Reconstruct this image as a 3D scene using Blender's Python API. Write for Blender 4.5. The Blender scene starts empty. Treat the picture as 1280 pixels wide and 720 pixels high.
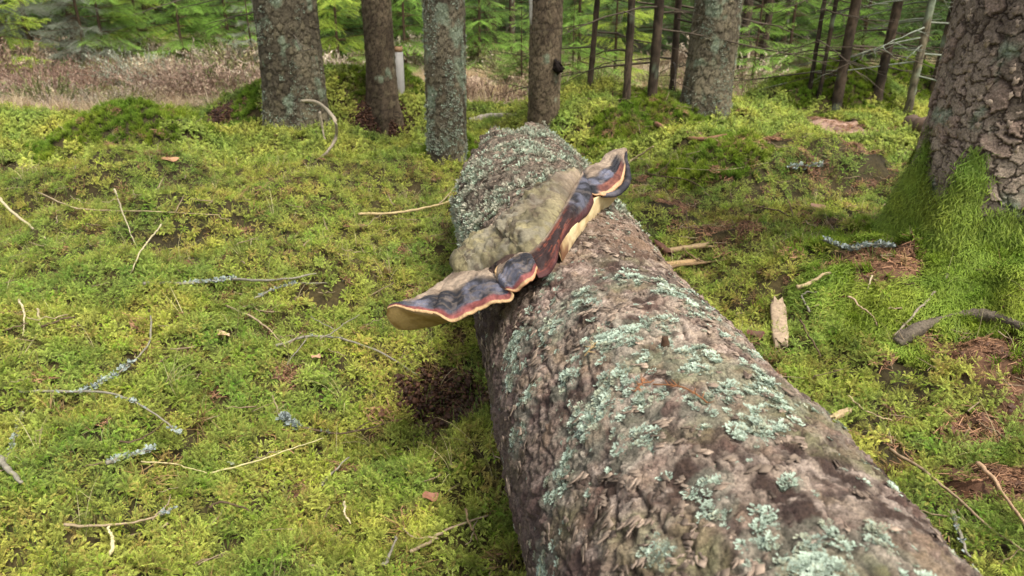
import bpy, math, random
import numpy as np
from mathutils import Vector, Matrix

rng = np.random.default_rng(7)
random.seed(7)
C = bpy.context.scene
COL = C.collection

# ------------------------------------------------------------------ camera
CAM_H = 0.75
TILT = math.atan(380 / 930)
cd = bpy.data.cameras.new('camera')
cam = bpy.data.objects.new('camera', cd)
COL.objects.link(cam)
cam.location = (0, 0, CAM_H)
cam.rotation_euler = (math.pi / 2 - TILT, 0, 0)
cd.sensor_width = 36
cd.lens = 36 * 930 / 1280
cd.clip_start = 0.02
cd.clip_end = 1000
cd.dof.use_dof = True
cd.dof.focus_distance = 1.25
cd.dof.aperture_fstop = 9.5
C.camera = cam

# ------------------------------------------------------------------ sky, sun, exposure
SUN_EL, SUN_AZ = math.radians(62), math.radians(135)      # azimuth clockwise from +Y
w = bpy.data.worlds.new('World')
C.world = w
w.use_nodes = True
nt = w.node_tree
bg = nt.nodes['Background']
sky = nt.nodes.new('ShaderNodeTexSky')
sky.sky_type = 'NISHITA'
sky.sun_disc = False
sky.sun_elevation = SUN_EL
sky.sun_rotation = SUN_AZ
sky.dust_density = 4.0
sky.air_density = 1.0
hs = nt.nodes.new('ShaderNodeHueSaturation')
hs.inputs['Saturation'].default_value = 0.35
nt.links.new(sky.outputs[0], hs.inputs['Color'])
nt.links.new(hs.outputs[0], bg.inputs['Color'])
bg.inputs['Strength'].default_value = 0.15
sl = bpy.data.lights.new('sun', 'SUN')
sl.energy = 2.3
sl.angle = math.radians(12)
sl.color = (1.0, 0.95, 0.87)
sun = bpy.data.objects.new('sun', sl)
COL.objects.link(sun)
sd = Vector((math.sin(SUN_AZ) * math.cos(SUN_EL), math.cos(SUN_AZ) * math.cos(SUN_EL), math.sin(SUN_EL)))
sun.rotation_euler = (-sd).to_track_quat('-Z', 'Y').to_euler()
vs = C.view_settings
vs.view_transform = 'Standard'
vs.look = 'None'
vs.gamma = 1
vs.use_curve_mapping = False
vs.exposure = 0.85
C.cycles.max_bounces = 6
C.cycles.use_denoising = True

# ------------------------------------------------------------------ noise
def _hash(ix, iy, iz, k=0):
    h = (ix.astype(np.int64) * 374761393 + iy.astype(np.int64) * 668265263 + iz.astype(np.int64) * 2147483647 + k * 974634777) & 0xFFFFFFFF
    h = ((h ^ (h >> 13)) * 1274126177) & 0xFFFFFFFF
    h = ((h ^ (h >> 16)) * 2246822519) & 0xFFFFFFFF
    h = h ^ (h >> 15)
    return (h & 0xFFFFFF).astype(np.float64) / 0xFFFFFF

def vnoise(x, y, z=None, k=0):
    """smooth value noise, about -1..1"""
    x, y = np.asarray(x, float), np.asarray(y, float)
    z = np.zeros_like(x) if z is None else np.asarray(z, float)
    fx, fy, fz = np.floor(x), np.floor(y), np.floor(z)
    tx, ty, tz = x - fx, y - fy, z - fz
    tx = tx * tx * tx * (tx * (tx * 6 - 15) + 10)
    ty = ty * ty * ty * (ty * (ty * 6 - 15) + 10)
    tz = tz * tz * tz * (tz * (tz * 6 - 15) + 10)
    r = 0
    for dx in (0, 1):
        wx = tx if dx else 1 - tx
        for dy in (0, 1):
            wy = ty if dy else 1 - ty
            for dz in (0, 1):
                wz = tz if dz else 1 - tz
                r = r + wx * wy * wz * _hash(fx + dx, fy + dy, fz + dz, k)
    return r * 2 - 1

def fbm(x, y, z=None, o=4, k=0, g=0.5):
    r, a, s, t = 0, 1.0, 1.0, 0
    for i in range(o):
        r = r + a * vnoise(x * s + 13.7 * i, y * s - 7.1 * i, None if z is None else z * s + 3.3 * i, k + i)
        t += a
        a *= g
        s *= 2.03
    return r / t * 1.4

def worley(x, y, z, k=0):
    fx, fy, fz = np.floor(x), np.floor(y), np.floor(z)
    F1 = np.full(x.shape, 9.0)
    F2 = np.full(x.shape, 9.0)
    ID = np.zeros(x.shape)
    TX = np.zeros(x.shape)
    TY = np.zeros(x.shape)
    for dx in (-1, 0, 1):
        for dy in (-1, 0, 1):
            for dz in (-1, 0, 1):
                cx, cy, cz = fx + dx, fy + dy, fz + dz
                ox = cx + _hash(cx, cy, cz, k) - x
                oy = cy + _hash(cx, cy, cz, k + 1) - y
                oz = cz + _hash(cx, cy, cz, k + 2) - z
                d = np.sqrt(ox * ox + oy * oy + oz * oz)
                i = _hash(cx, cy, cz, k + 3)
                m = d < F1
                F2 = np.where(m, F1, np.minimum(F2, d))
                ID = np.where(m, i, ID)
                TX = np.where(m, ox, TX)
                TY = np.where(m, oz, TY)
                F1 = np.where(m, d, F1)
    return F1, F2, ID, TX, TY

def sst(a, b, x):
    t = np.clip((x - a) / (b - a), 0, 1)
    return t * t * (3 - 2 * t)

def mixc(a, b, t):
    t = np.asarray(t)[..., None]
    return np.asarray(a) * (1 - t) + np.asarray(b) * t

def srgb(r, g, b, k=1.0):
    f = lambda c: (c / 255 / 12.92) if c <= 10 else ((c / 255 + 0.055) / 1.055) ** 2.4
    return np.array([f(r) * k, f(g) * k, f(b) * k])

# ------------------------------------------------------------------ mesh helpers
def new_obj(name, me, mat=None, parent=None):
    o = bpy.data.objects.new(name, me)
    COL.objects.link(o)
    if mat:
        me.materials.append(mat)
    if parent:
        o.parent = parent
    return o

def mesh_np(name, V, F, cols=None, smooth=True):
    """V (n,3); F (m,3) or (m,4) int array or list of such arrays"""
    me = bpy.data.meshes.new(name)
    Fs = F if isinstance(F, list) else [F]
    V = np.ascontiguousarray(V, dtype=np.float32)
    loops = np.concatenate([f.ravel() for f in Fs]).astype(np.int32)
    tot = np.concatenate([np.full(len(f), f.shape[1]) for f in Fs]).astype(np.int32)
    st = np.concatenate([[0], np.cumsum(tot)[:-1]]).astype(np.int32)
    me.vertices.add(len(V))
    me.vertices.foreach_set('co', V.ravel())
    me.loops.add(len(loops))
    me.loops.foreach_set('vertex_index', loops)
    me.polygons.add(len(tot))
    me.polygons.foreach_set('loop_start', st)
    me.polygons.foreach_set('loop_total', tot)
    me.update(calc_edges=True)
    if cols is not None:
        a = me.color_attributes.new('Col', 'FLOAT_COLOR', 'POINT')
        c4 = np.ones((len(V), 4), np.float32)
        c4[:, :3] = cols
        a.data.foreach_set('color', c4.ravel())
    if smooth:
        me.polygons.foreach_set('use_smooth', np.ones(len(tot), bool))
    return me

def grid_faces(n, m, close=False):
    i = np.arange(n - 1)[:, None]
    j = np.arange(m if close else m - 1)[None, :]
    j2 = (j + 1) % m
    a = i * m + j
    return np.stack([a, i * m + j2, (i + 1) * m + j2, (i + 1) * m + j], -1).reshape(-1, 4)

class MB:
    """collects vertices, faces (quads and triangles) and colours for one mesh"""
    def __init__(s):
        s.v, s.q, s.t, s.c, s.n = [], [], [], [], 0
    def add(s, V, Q=None, T=None, col=(1, 1, 1)):
        V = np.asarray(V, float)
        s.v.append(V)
        cc = np.asarray(col, float)
        s.c.append(np.broadcast_to(cc, (len(V), 3)) if cc.ndim == 1 else cc)
        if Q is not None and len(Q):
            s.q.append(np.asarray(Q) + s.n)
        if T is not None and len(T):
            s.t.append(np.asarray(T) + s.n)
        s.n += len(V)
    def tube(s, P, R, col=(1, 1, 1), n=6, jit=0.0, cap=True):
        P = np.asarray(P, float)
        R = np.broadcast_to(np.asarray(R, float), (len(P),))
        T = np.gradient(P, axis=0)
        T /= np.linalg.norm(T, axis=1)[:, None] + 1e-12
        up = np.array([0, 0, 1.0]) if abs(T[0][2]) < 0.9 else np.array([1.0, 0, 0])
        X = np.cross(T, up)
        X /= np.linalg.norm(X, axis=1)[:, None] + 1e-12
        Y = np.cross(X, T)
        a = np.arange(n) / n * 2 * np.pi
        rr = R[:, None] * (1 + jit * rng.normal(size=(len(P), n)))
        V = P[:, None] + rr[..., None] * (np.cos(a)[None, :, None] * X[:, None] + np.sin(a)[None, :, None] * Y[:, None])
        V = V.reshape(-1, 3)
        cc = np.asarray(col, float)
        if cc.ndim == 2:
            cc = np.repeat(cc, n, 0)
        Q = grid_faces(len(P), n, True)
        if cap:
            V = np.vstack([V, P[0], P[-1]])
            k = len(P) * n
            j = np.arange(n)
            T1 = np.stack([np.full(n, k), (j + 1) % n, j], 1)
            T2 = np.stack([np.full(n, k + 1), (len(P) - 1) * n + j, (len(P) - 1) * n + (j + 1) % n], 1)
            if cc.ndim == 2:
                cc = np.vstack([cc, cc[0], cc[-1]])
            s.add(V, Q, np.vstack([T1, T2]), cc)
        else:
            s.add(V, Q, None, cc)
    def mesh(s, name, smooth=True):
        Fs = []
        if s.q: Fs.append(np.vstack(s.q))
        if s.t: Fs.append(np.vstack(s.t))
        return mesh_np(name, np.vstack(s.v), Fs, np.vstack(s.c), smooth)
    def build(s, name, mat, parent=None, smooth=True):
        return new_obj(name, s.mesh(name, smooth), mat, parent)

def tag(o, label=None, cat=None, group=None, kind=None):
    if label: o['label'] = label
    if cat: o['category'] = cat
    if group: o['group'] = group
    if kind: o['kind'] = kind
    return o

def empty(name, loc, label, cat, group=None):
    o = bpy.data.objects.new(name, None)
    COL.objects.link(o)
    o.location = loc
    o.empty_display_size = 0.1
    return tag(o, label, cat, group)

def child(o, p):
    """parent o (built in world space) under p, keeping it where it is"""
    o.parent = p
    o.matrix_parent_inverse = Matrix.Translation(p.location).inverted()
    return o

# ------------------------------------------------------------------ materials
def mat_new(name):
    m = bpy.data.materials.new(name)
    m.use_nodes = True
    t = m.node_tree
    return m, t, t.nodes['Principled BSDF'], t.nodes['Material Output']

def mat_attr(name, rough=0.85, nscale=60.0, namt=0.35, bump=0.0, bscale=None, rnd=0.0, big=0.0, bigscale=2.0,
             hue=0.0, transl=0.0, spec=0.25, detail=5.0, bdist=0.002):
    """colour attribute x procedural grain, optional per-object variation, bump, translucency"""
    m, t, p, out = mat_new(name)
    N, L = t.nodes, t.links
    at = N.new('ShaderNodeAttribute'); at.attribute_name = 'Col'
    geo = N.new('ShaderNodeNewGeometry')
    tc = N.new('ShaderNodeTexCoord')
    cur = at.outputs['Color']
    def mulv(sock, val_sock, lo, hi):
        mr = N.new('ShaderNodeMapRange')
        mr.inputs['To Min'].default_value = lo; mr.inputs['To Max'].default_value = hi
        L.new(val_sock, mr.inputs['Value'])
        h = N.new('ShaderNodeHueSaturation')
        L.new(sock, h.inputs['Color']); L.new(mr.outputs[0], h.inputs['Value'])
        return h.outputs[0]
    if namt:
        nz = N.new('ShaderNodeTexNoise'); nz.inputs['Scale'].default_value = nscale; nz.inputs['Detail'].default_value = detail
        nz.inputs['Roughness'].default_value = 0.65
        L.new(tc.outputs['Object'], nz.inputs['Vector'])
        mr0 = N.new('ShaderNodeMapRange'); mr0.inputs['From Min'].default_value = 0.28; mr0.inputs['From Max'].default_value = 0.72
        L.new(nz.outputs[0], mr0.inputs['Value'])
        cur = mulv(cur, mr0.outputs[0], 1 - namt, 1 + namt)
    if rnd or hue:
        oi = N.new('ShaderNodeObjectInfo')
        if rnd: cur = mulv(cur, oi.outputs['Random'], 1 - rnd, 1 + rnd)
        if hue:
            h = N.new('ShaderNodeHueSaturation')
            wn = N.new('ShaderNodeTexWhiteNoise'); wn.noise_dimensions = '1D'
            L.new(oi.outputs['Random'], wn.inputs['W'])
            mr = N.new('ShaderNodeMapRange'); mr.inputs['To Min'].default_value = 0.5 - hue; mr.inputs['To Max'].default_value = 0.5 + hue
            L.new(wn.outputs[0], mr.inputs['Value']); L.new(mr.outputs[0], h.inputs['Hue']); L.new(cur, h.inputs['Color'])
            cur = h.outputs[0]
    if big:
        nz = N.new('ShaderNodeTexNoise'); nz.inputs['Scale'].default_value = bigscale; nz.inputs['Detail'].default_value = 4
        L.new(geo.outputs['Position'], nz.inputs['Vector'])
        mr0 = N.new('ShaderNodeMapRange'); mr0.inputs['From Min'].default_value = 0.35; mr0.inputs['From Max'].default_value = 0.65
        L.new(nz.outputs[0], mr0.inputs['Value'])
        h = N.new('ShaderNodeHueSaturation')
        mr = N.new('ShaderNodeMapRange'); mr.inputs['To Min'].default_value = 0.5 - big * 0.06; mr.inputs['To Max'].default_value = 0.5 + big * 0.05
        L.new(mr0.outputs[0], mr.inputs['Value']); L.new(mr.outputs[0], h.inputs['Hue']); L.new(cur, h.inputs['Color'])
        mr = N.new('ShaderNodeMapRange'); mr.inputs['To Min'].default_value = 1 + big * 0.35; mr.inputs['To Max'].default_value = 1 - big * 0.35
        L.new(mr0.outputs[0], mr.inputs['Value']); L.new(mr.outputs[0], h.inputs['Value'])
        cur = h.outputs[0]
    L.new(cur, p.inputs['Base Color'])
    p.inputs['Roughness'].default_value = rough
    p.inputs['Specular IOR Level'].default_value = spec
    if bump:
        nb = N.new('ShaderNodeTexNoise'); nb.inputs['Scale'].default_value = bscale or nscale; nb.inputs['Detail'].default_value = 6
        nb.inputs['Roughness'].default_value = 0.7
        L.new(tc.outputs['Object'], nb.inputs['Vector'])
        b = N.new('ShaderNodeBump'); b.inputs['Strength'].default_value = bump; b.inputs['Distance'].default_value = bdist
        L.new(nb.outputs[0], b.inputs['Height']); L.new(b.outputs[0], p.inputs['Normal'])
    if transl:
        tr = N.new('ShaderNodeBsdfTranslucent'); L.new(cur, tr.inputs['Color'])
        mx = N.new('ShaderNodeMixShader'); mx.inputs[0].default_value = transl
        L.new(p.outputs[0], mx.inputs[1]); L.new(tr.outputs[0], mx.inputs[2]); L.new(mx.outputs[0], out.inputs[0])
    return m

M = {}
M['ground'] = mat_attr('forest_floor', nscale=90, namt=0.5, bump=0.8, bscale=140, bdist=0.004)
M['path'] = mat_attr('dirt', nscale=60, namt=0.35, bump=0.8, bscale=90, bdist=0.004)
M['bog'] = mat_attr('bog_litter', nscale=40, namt=0.4, bump=0.8, bscale=60, bdist=0.01)
M['moss'] = mat_attr('feather_moss', rough=0.7, namt=0, rnd=0.45, hue=0.010, big=0.55, bigscale=5.0, transl=0.35, spec=0.3)
M['hair_moss'] = mat_attr('hair_moss', rough=0.7, namt=0, rnd=0.25, hue=0.008, big=0.3, bigscale=6.0, transl=0.3, spec=0.3)
M['grass'] = mat_attr('grass_blade', rough=0.5, namt=0.1, rnd=0.2, transl=0.3)
M['litter'] = mat_attr('needles', rough=0.6, namt=0.15, nscale=30, rnd=0.3)
M['bark'] = mat_attr('bark', rough=0.9, nscale=210, namt=0.6, bump=1.0, bscale=240, bdist=0.004, spec=0.2)
M['logbark'] = mat_attr('log_bark', rough=0.82, nscale=330, namt=0.62, bump=1.0, bscale=380, bdist=0.0045, spec=0.25)
M['farbark'] = mat_attr('far_bark', rough=0.9, nscale=25, namt=0.4, bump=0.6, bscale=30, bdist=0.01, spec=0.2)
M['lichen'] = mat_attr('lichen', rough=0.85, nscale=220, namt=0.22, rnd=0.25, hue=0.01, spec=0.15, transl=0.1)
M['flake'] = mat_attr('bark_flake', rough=0.85, nscale=120, namt=0.4, rnd=0.35, spec=0.2)
M['wood'] = mat_attr('dead_wood', rough=0.8, nscale=120, namt=0.3, bump=0.5, bscale=120, bdist=0.0015)
M['needle'] = mat_attr('spruce_needles', rough=0.55, namt=0.12, nscale=4, rnd=0.15, transl=0.35, spec=0.35)
M['heather'] = mat_attr('heather', rough=0.8, namt=0, rnd=0.3, hue=0.02, transl=0.2)
M['paint'] = mat_attr('post_paint', rough=0.6, nscale=20, namt=0.12)
M['cap'] = mat_attr('fungus_cap', rough=0.72, nscale=240, namt=0.28, bump=0.8, bscale=300, bdist=0.0014, spec=0.35)
M['pore'] = mat_attr('fungus_pores', rough=0.8, nscale=300, namt=0.12, bump=0.3, bscale=900, bdist=0.0006, spec=0.2)

# ------------------------------------------------------------------ pixels of the photo as rays
FPX = 930.0
cT, sT = math.cos(TILT), math.sin(TILT)
ORI = np.array([0, 0, CAM_H])
def ray(px, py):
    """ray with forward depth 1 per unit"""
    u = (px - 640) / FPX; v = (py - 360) / FPX
    return np.array([u, cT - v * sT, -sT - v * cT])
def at(px, py, d):
    return ORI + ray(px, py) * d

# ------------------------------------------------------------------ terrain
MOUNDS = [  # x, y, rx, ry, h, power
    (-1.85, 3.55, 0.40, 0.30, 0.150, 0.8),
    (-1.42, 4.15, 0.36, 0.26, 0.11, 0.8),
    (-0.72, 4.25, 0.34, 0.30, 0.20, 0.6),
    (-1.12, 4.10, 0.30, 0.26, 0.07, 1.0),
    (0.62, 3.95, 0.52, 0.50, 0.13, 0.9),
    (0.98, 3.00, 0.42, 0.36, 0.13, 0.8),
    (1.35, 3.9, 0.30, 0.22, 0.05, 0.9),
    (2.05, 4.95, 0.42, 0.26, 0.16, 0.7),
    (2.75, 5.35, 0.34, 0.26, 0.17, 0.7),
    (1.22, 1.66, 0.62, 0.55, 0.10, 1.2),
    (-0.30, 3.35, 0.22, 0.20, 0.05, 1.0),
    (0.32, 4.15, 0.30, 0.26, 0.06, 1.0),
    (-0.75, 2.95, 0.35, 0.25, 0.05, 1.0),
    (-1.0, 1.7, 0.5, 0.3, 0.05, 1.0),
    (-2.9, 3.9, 0.7, 0.3, 0.10, 1.0),
    (1.75, 3.3, 0.5, 0.3, 0.05, 1.0),
    (-1.55, 2.75, 0.36, 0.20, 0.09, 0.8), (-2.35, 3.15, 0.40, 0.24, 0.10, 0.8), (-0.95, 3.45, 0.28, 0.18, 0.07, 0.8), (-0.62, 2.45, 0.26, 0.16, 0.05, 0.8),
    (-1.05, 2.15, 0.34, 0.16, 0.06, 0.8), (0.62, 3.2, 0.24, 0.16, 0.06, 0.8), (1.55, 2.75, 0.34, 0.18, 0.07, 0.8), (-0.35, 2.95, 0.22, 0.14, 0.05, 0.8),
    (-2.9, 3.0, 0.4, 0.22, 0.08, 0.8), (0.95, 2.35, 0.24, 0.14, 0.04, 0.8), (-1.6, 3.05, 0.25, 0.12, .04, .8), (2.3, 3.9, .4, .2, .05, .8), (-0.55, 1.75, 0.24, 0.14, .035, .9), (-1.0, 1.3, .3, .14, .035, .9),
]
HOLES = [  # x, y, rx, ry, depth
    (-0.12, 1.36, 0.12, 0.16, 0.11),
    (-1.10, 2.62, 0.12, 0.07, 0.06),
    (0.93, 1.5, 0.12, 0.16, 0.05),
    (1.05, 2.66, 0.20, 0.05, 0.04),
]
def H(x, y, fine=True):
    x = np.asarray(x, float); y = np.asarray(y, float)
    r = np.sqrt(x * x + y * y)
    z = 0.055 * fbm(x * 0.9, y * 0.9, o=3, k=3)
    if fine:
        near = 1 - sst(7, 12, r)
        z = z + near * (0.044 * fbm(x * 4.2, y * 4.2, o=2, k=11))
        c = vnoise(x * 13, y * 13, None, 21)
        z = z + near * 0.012 * c + near * 0.007 * vnoise(x * 29, y * 29, None, 23)
        F1 = worley(x * 17 + 0.5 * c, y * 17, np.zeros_like(x) + 0.5, 25)[0]
        z = z + near * 0.034 * (0.45 - np.clip(F1, 0, 1))
    for mx, my, rx, ry, h, pw in MOUNDS:
        d = ((x - mx) / rx) ** 2 + ((y - my) / ry) ** 2
        z = z + 1.6 * h * np.clip(1 - d / (1.6), 0, 1) ** (pw + 0.3)
    for hx, hy, rx, ry, h in HOLES:
        d = ((x - hx) / rx) ** 2 + ((y - hy) / ry) ** 2
        z = z - h * np.exp(-d * 1.3)
    z = z - 0.03 * (1 - sst(-.05, .18, path_d(x, y)))
    edge = 4.55 + 0.35 * fbm(x * 0.8, y * 0 + 1.5, o=2, k=31) + 0.22 * np.clip(x, 0, 6)
    z = z - 0.30 * sst(0, 1.7, y - edge)
    z = z + 0.10 * fbm(x * 0.5, y * 0.5, o=3, k=41) * sst(6, 9, y)
    z = z + 0.02 * np.clip(y - 12, 0, 200)
    return z

def ground_hit(px, py, lift=0.0):
    d = ray(px, py)
    t = np.linspace(0.5, 14, 500)
    P = ORI + d * t[:, None]
    g = P[:, 2] - (H(P[:, 0], P[:, 1]) + lift)
    i = np.argmax(g < 0)
    if g[i] >= 0:
        return P[-1]
    t0, t1 = t[max(i - 1, 0)], t[i]
    g0, g1 = g[max(i - 1, 0)], g[i]
    tt = t0 + (t1 - t0) * g0 / (g0 - g1 + 1e-12)
    return ORI + d * tt

# path polygon: centre line points with half widths
PATH = np.array([(1.80, 4.45, 0.10), (1.84, 4.10, 0.16), (1.98, 3.78, 0.20), (2.22, 3.45, 0.24), (2.65, 3.12, 0.27), (3.4, 2.8, 0.30), (5.0, 2.6, 0.32)])
def path_d(x, y):
    """signed distance to the path's edge (negative inside)"""
    best = np.full(np.shape(x), 9.0)
    for a, b in zip(PATH[:-1], PATH[1:]):
        ab = b[:2] - a[:2]
        t = np.clip(((x - a[0]) * ab[0] + (y - a[1]) * ab[1]) / (ab @ ab), 0, 1)
        d = np.hypot(x - a[0] - ab[0] * t, y - a[1] - ab[1] * t) - (a[2] + (b[2] - a[2]) * t)
        best = np.minimum(best, d)
    return best + 0.06 * fbm(x * 4, y * 4, o=2, k=51)
def bog_w(x, y):
    """1 in the bog behind the mossy edge"""
    edge = 4.68 + 0.35 * fbm(x * 0.8, y * 0 + 1.5, o=2, k=31) + 0.3 * np.clip(x, 0, 8)
    return sst(0, 0.35, y - edge + 0.15 * fbm(x * 3, y * 3, o=2, k=55))

# bare patches inside the moss: x, y, r, kind (0 needles brown, 1 red brown)
BARE = [(-0.13, 1.37, 0.11, 1), (0.88, 1.66, 0.10, 0), (0.93, 1.34, 0.10, 0), (0.79, 0.98, 0.085, 0), (0.85, 1.16, 0.06, 0), (0.98, 1.18, 0.07, 0),
        (-1.60, 3.98, 0.14, 1), (-0.72, 3.93, 0.11, 1), (-0.62, 3.95, 0.08, 1), (-1.10, 2.6, 0.07, 1), (-0.45, 1.35, .035, 0), (-1.0, 3.75, .08, 1)]
def bare_w(x, y):
    b = np.zeros(np.shape(x))
    for bx, by, r, k in BARE:
        d = np.hypot(x - bx, y - by) / r + 0.35 * fbm(x * 14, y * 14, o=2, k=61)
        b = np.maximum(b, 1 - sst(0.65, 1.15, d))
    return b

def warp_axis(n, fine, total, pw=5):
    u = np.linspace(-1, 1, n)
    return fine * u + (total - fine) * np.sign(u) * np.abs(u) ** pw
gx = warp_axis(520, 4.6, 130, 7)
gyu = np.linspace(0, 1, 460)
gy = -2 + 8.2 * gyu + 165 * gyu ** 8
GX, GY = np.meshgrid(gx, gy, indexing='xy')
GZ = H(GX, GY)
V = np.stack([GX, GY, GZ], -1).reshape(-1, 3)
cb = fbm(GX * 3, GY * 3, o=4, k=71).ravel()
base = mixc(srgb(44, 38, 20), srgb(70, 60, 32), np.clip(cb * 0.5 + 0.5, 0, 1))
red = mixc(srgb(74, 50, 36), srgb(112, 82, 60), np.clip(cb * 0.5 + 0.5, 0, 1))
bw = bare_w(GX, GY).ravel()
cols = mixc(base, red, bw)
bog = bog_w(GX, GY).ravel()
bc = mixc(srgb(168, 146, 120), srgb(210, 188, 164), np.clip(cb * 0.8 + 0.5, 0, 1))
fbc = fbm(GX * 0.6, GY * 0.6, o=4, k=77).ravel()
bc = mixc(bc, srgb(120, 112, 62), sst(0.0, 0.5, fbc))
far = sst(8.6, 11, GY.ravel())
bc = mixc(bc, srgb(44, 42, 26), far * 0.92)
pd = path_d(GX, GY).ravel()
pc = mixc(srgb(132, 102, 86), srgb(172, 142, 122), np.clip(cb * 0.7 + 0.5, 0, 1))
F = grid_faces(len(gy), len(gx))
fb = bog[F].mean(1); fp = pd[F].mean(1)
is_path = fp < 0
is_bog = (fb > 0.5) & ~is_path
def sub_mesh(name, sel, col, mat, label, cat):
    f = F[sel]
    u, inv = np.unique(f, return_inverse=True)
    me = mesh_np(name, V[u], inv.reshape(f.shape), col[u])
    o = new_obj(name, me, mat)
    return tag(o, label, cat, kind='structure')
sub_mesh('ground', ~is_path & ~is_bog, cols, M['ground'], 'uneven forest floor of mounds and hollows under the moss', 'ground')
sub_mesh('path', is_path, pc, M['path'], 'narrow reddish bare dirt path between moss near the right tree', 'path')
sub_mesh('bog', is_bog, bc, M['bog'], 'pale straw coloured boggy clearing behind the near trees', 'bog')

# ------------------------------------------------------------------ scattering by geometry nodes (stuff only)
def rot_align(Nrm, yaw, lean=None):
    """euler angles turning +Z to Nrm after a yaw"""
    n = Nrm / np.linalg.norm(Nrm, axis=1)[:, None]
    ref = np.where(np.abs(n[:, :1]) < 0.9, np.array([[1.0, 0, 0]]), np.array([[0, 1.0, 0]]))
    X = np.cross(ref, n); X /= np.linalg.norm(X, axis=1)[:, None]
    Y = np.cross(n, X)
    c, s = np.cos(yaw)[:, None], np.sin(yaw)[:, None]
    X2 = X * c + Y * s
    Y2 = -X * s + Y * c
    R = np.stack([X2, Y2, n], -1)
    return euler_from(R)
def euler_from(R):
    sy = np.sqrt(R[:, 0, 0] ** 2 + R[:, 1, 0] ** 2)
    return np.stack([np.arctan2(R[:, 2, 1], R[:, 2, 2]), np.arctan2(-R[:, 2, 0], sy), np.arctan2(R[:, 1, 0], R[:, 0, 0])], -1)

def scatter(name, P, E, S, protos, mat, parent=None):
    n = len(P)
    me = bpy.data.meshes.new(name)
    me.vertices.add(n)
    me.vertices.foreach_set('co', np.asarray(P, np.float32).ravel())
    a = me.attributes.new('rot', 'FLOAT_VECTOR', 'POINT'); a.data.foreach_set('vector', np.asarray(E, np.float32).ravel())
    a = me.attributes.new('scl', 'FLOAT', 'POINT'); a.data.foreach_set('value', np.asarray(S, np.float32).ravel())
    a = me.attributes.new('idx', 'INT', 'POINT'); a.data.foreach_set('value', rng.integers(0, len(protos), n).astype(np.int32))
    me.update()
    o = new_obj(name, me, None)
    pc_ = bpy.data.collections.new(name + '_kinds')
    for i, pm in enumerate(protos):
        if not len(pm.materials):
            pm.materials.append(mat)
        po = bpy.data.objects.new('%s_kind_%02d' % (name, i), pm)
        pc_.objects.link(po)
    g = bpy.data.node_groups.new(name + '_scatter', 'GeometryNodeTree')
    g.interface.new_socket('Geometry', in_out='INPUT', socket_type='NodeSocketGeometry')
    g.interface.new_socket('Geometry', in_out='OUTPUT', socket_type='NodeSocketGeometry')
    N, L = g.nodes, g.links
    gi = N.new('NodeGroupInput'); go = N.new('NodeGroupOutput')
    ci = N.new('GeometryNodeCollectionInfo')
    ci.inputs['Collection'].default_value = pc_
    ci.inputs['Separate Children'].default_value = True
    ci.inputs['Reset Children'].default_value = True
    ip = N.new('GeometryNodeInstanceOnPoints')
    ip.inputs['Pick Instance'].default_value = True
    def na(nm, dt):
        q = N.new('GeometryNodeInputNamedAttribute'); q.data_type = dt; q.inputs['Name'].default_value = nm
        return q.outputs['Attribute']
    L.new(gi.outputs[0], ip.inputs['Points'])
    L.new(ci.outputs[0], ip.inputs['Instance'])
    L.new(na('idx', 'INT'), ip.inputs['Instance Index'])
    L.new(na('rot', 'FLOAT_VECTOR'), ip.inputs['Rotation'])
    L.new(na('scl', 'FLOAT'), ip.inputs['Scale'])
    L.new(ip.outputs[0], go.inputs[0])
    md = o.modifiers.new('scatter', 'NODES'); md.node_group = g
    o['kind'] = 'stuff'
    if parent: child(o, parent)
    return o

# ------------------------------------------------------------------ fallen log geometry
LP0 = np.array([0.2417, 0.4, 0.1658]); LP1 = np.array([0.0626, 1.8, 0.1645])
LA = (LP1 - LP0) / np.linalg.norm(LP1 - LP0)
LX = np.cross(LA, [0, 0, 1.0]); LX /= np.linalg.norm(LX)     # to the right
LZ = np.cross(LX, LA)
LR = 0.190
def log_hit(px, py, r=None):
    d = ray(px, py); n = ORI - LP0; r = r or LR
    dp = d - LA * (d @ LA); n2 = n - LA * (n @ LA)
    a = dp @ dp; b = 2 * dp @ n2; c = n2 @ n2 - r * r
    D = b * b - 4 * a * c
    if D < 0: return None
    t = (-b - math.sqrt(D)) / (2 * a)
    p = ORI + d * t
    s = (p - LP0) @ LA
    q = p - LP0 - LA * s
    return s, math.atan2(q @ LX, q @ LZ)     # along, angle from the top, + to the right

def blob_list(pts):
    out = []
    for px, py, r in pts:
        h = log_hit(px, py)
        if h: out.append((h[0], h[1], r))
    return out
# lichen mats on the log: photo pixel centre, radius in metres
LICH = blob_list([(790, 545, .050), (740, 560, .035), (705, 590, .035), (690, 620, .02), (720, 380, .05), (690, 410, .045), (660, 420, .04), (640, 440, .035),
                  (780, 350, .05), (840, 372, .05), (880, 395, .045), (760, 430, .05), (800, 455, .03), (870, 465, .045), (910, 490, .04), (960, 500, .045),
                  (1000, 480, .03), (1020, 530, .035), (1050, 550, .03), (820, 500, .03), (760, 500, .035), (700, 480, .03), (640, 470, .03), (880, 520, .04), (940, 540, .035),
                  (1000, 700, .045), (960, 680, .03), (1080, 690, .03), (900, 650, .02), (820, 690, .02), (885, 610, .02), (680, 700, .03), (720, 530, .03), (650, 545, .03),
                  (930, 440, .03), (970, 460, .03), (850, 440, .03), (985, 610, .012), (660, 500, .03), (1085, 590, .012), (940, 470, .03), (690, 350, .02), (830, 410, .03), (1040, 680, .03)])
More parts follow.
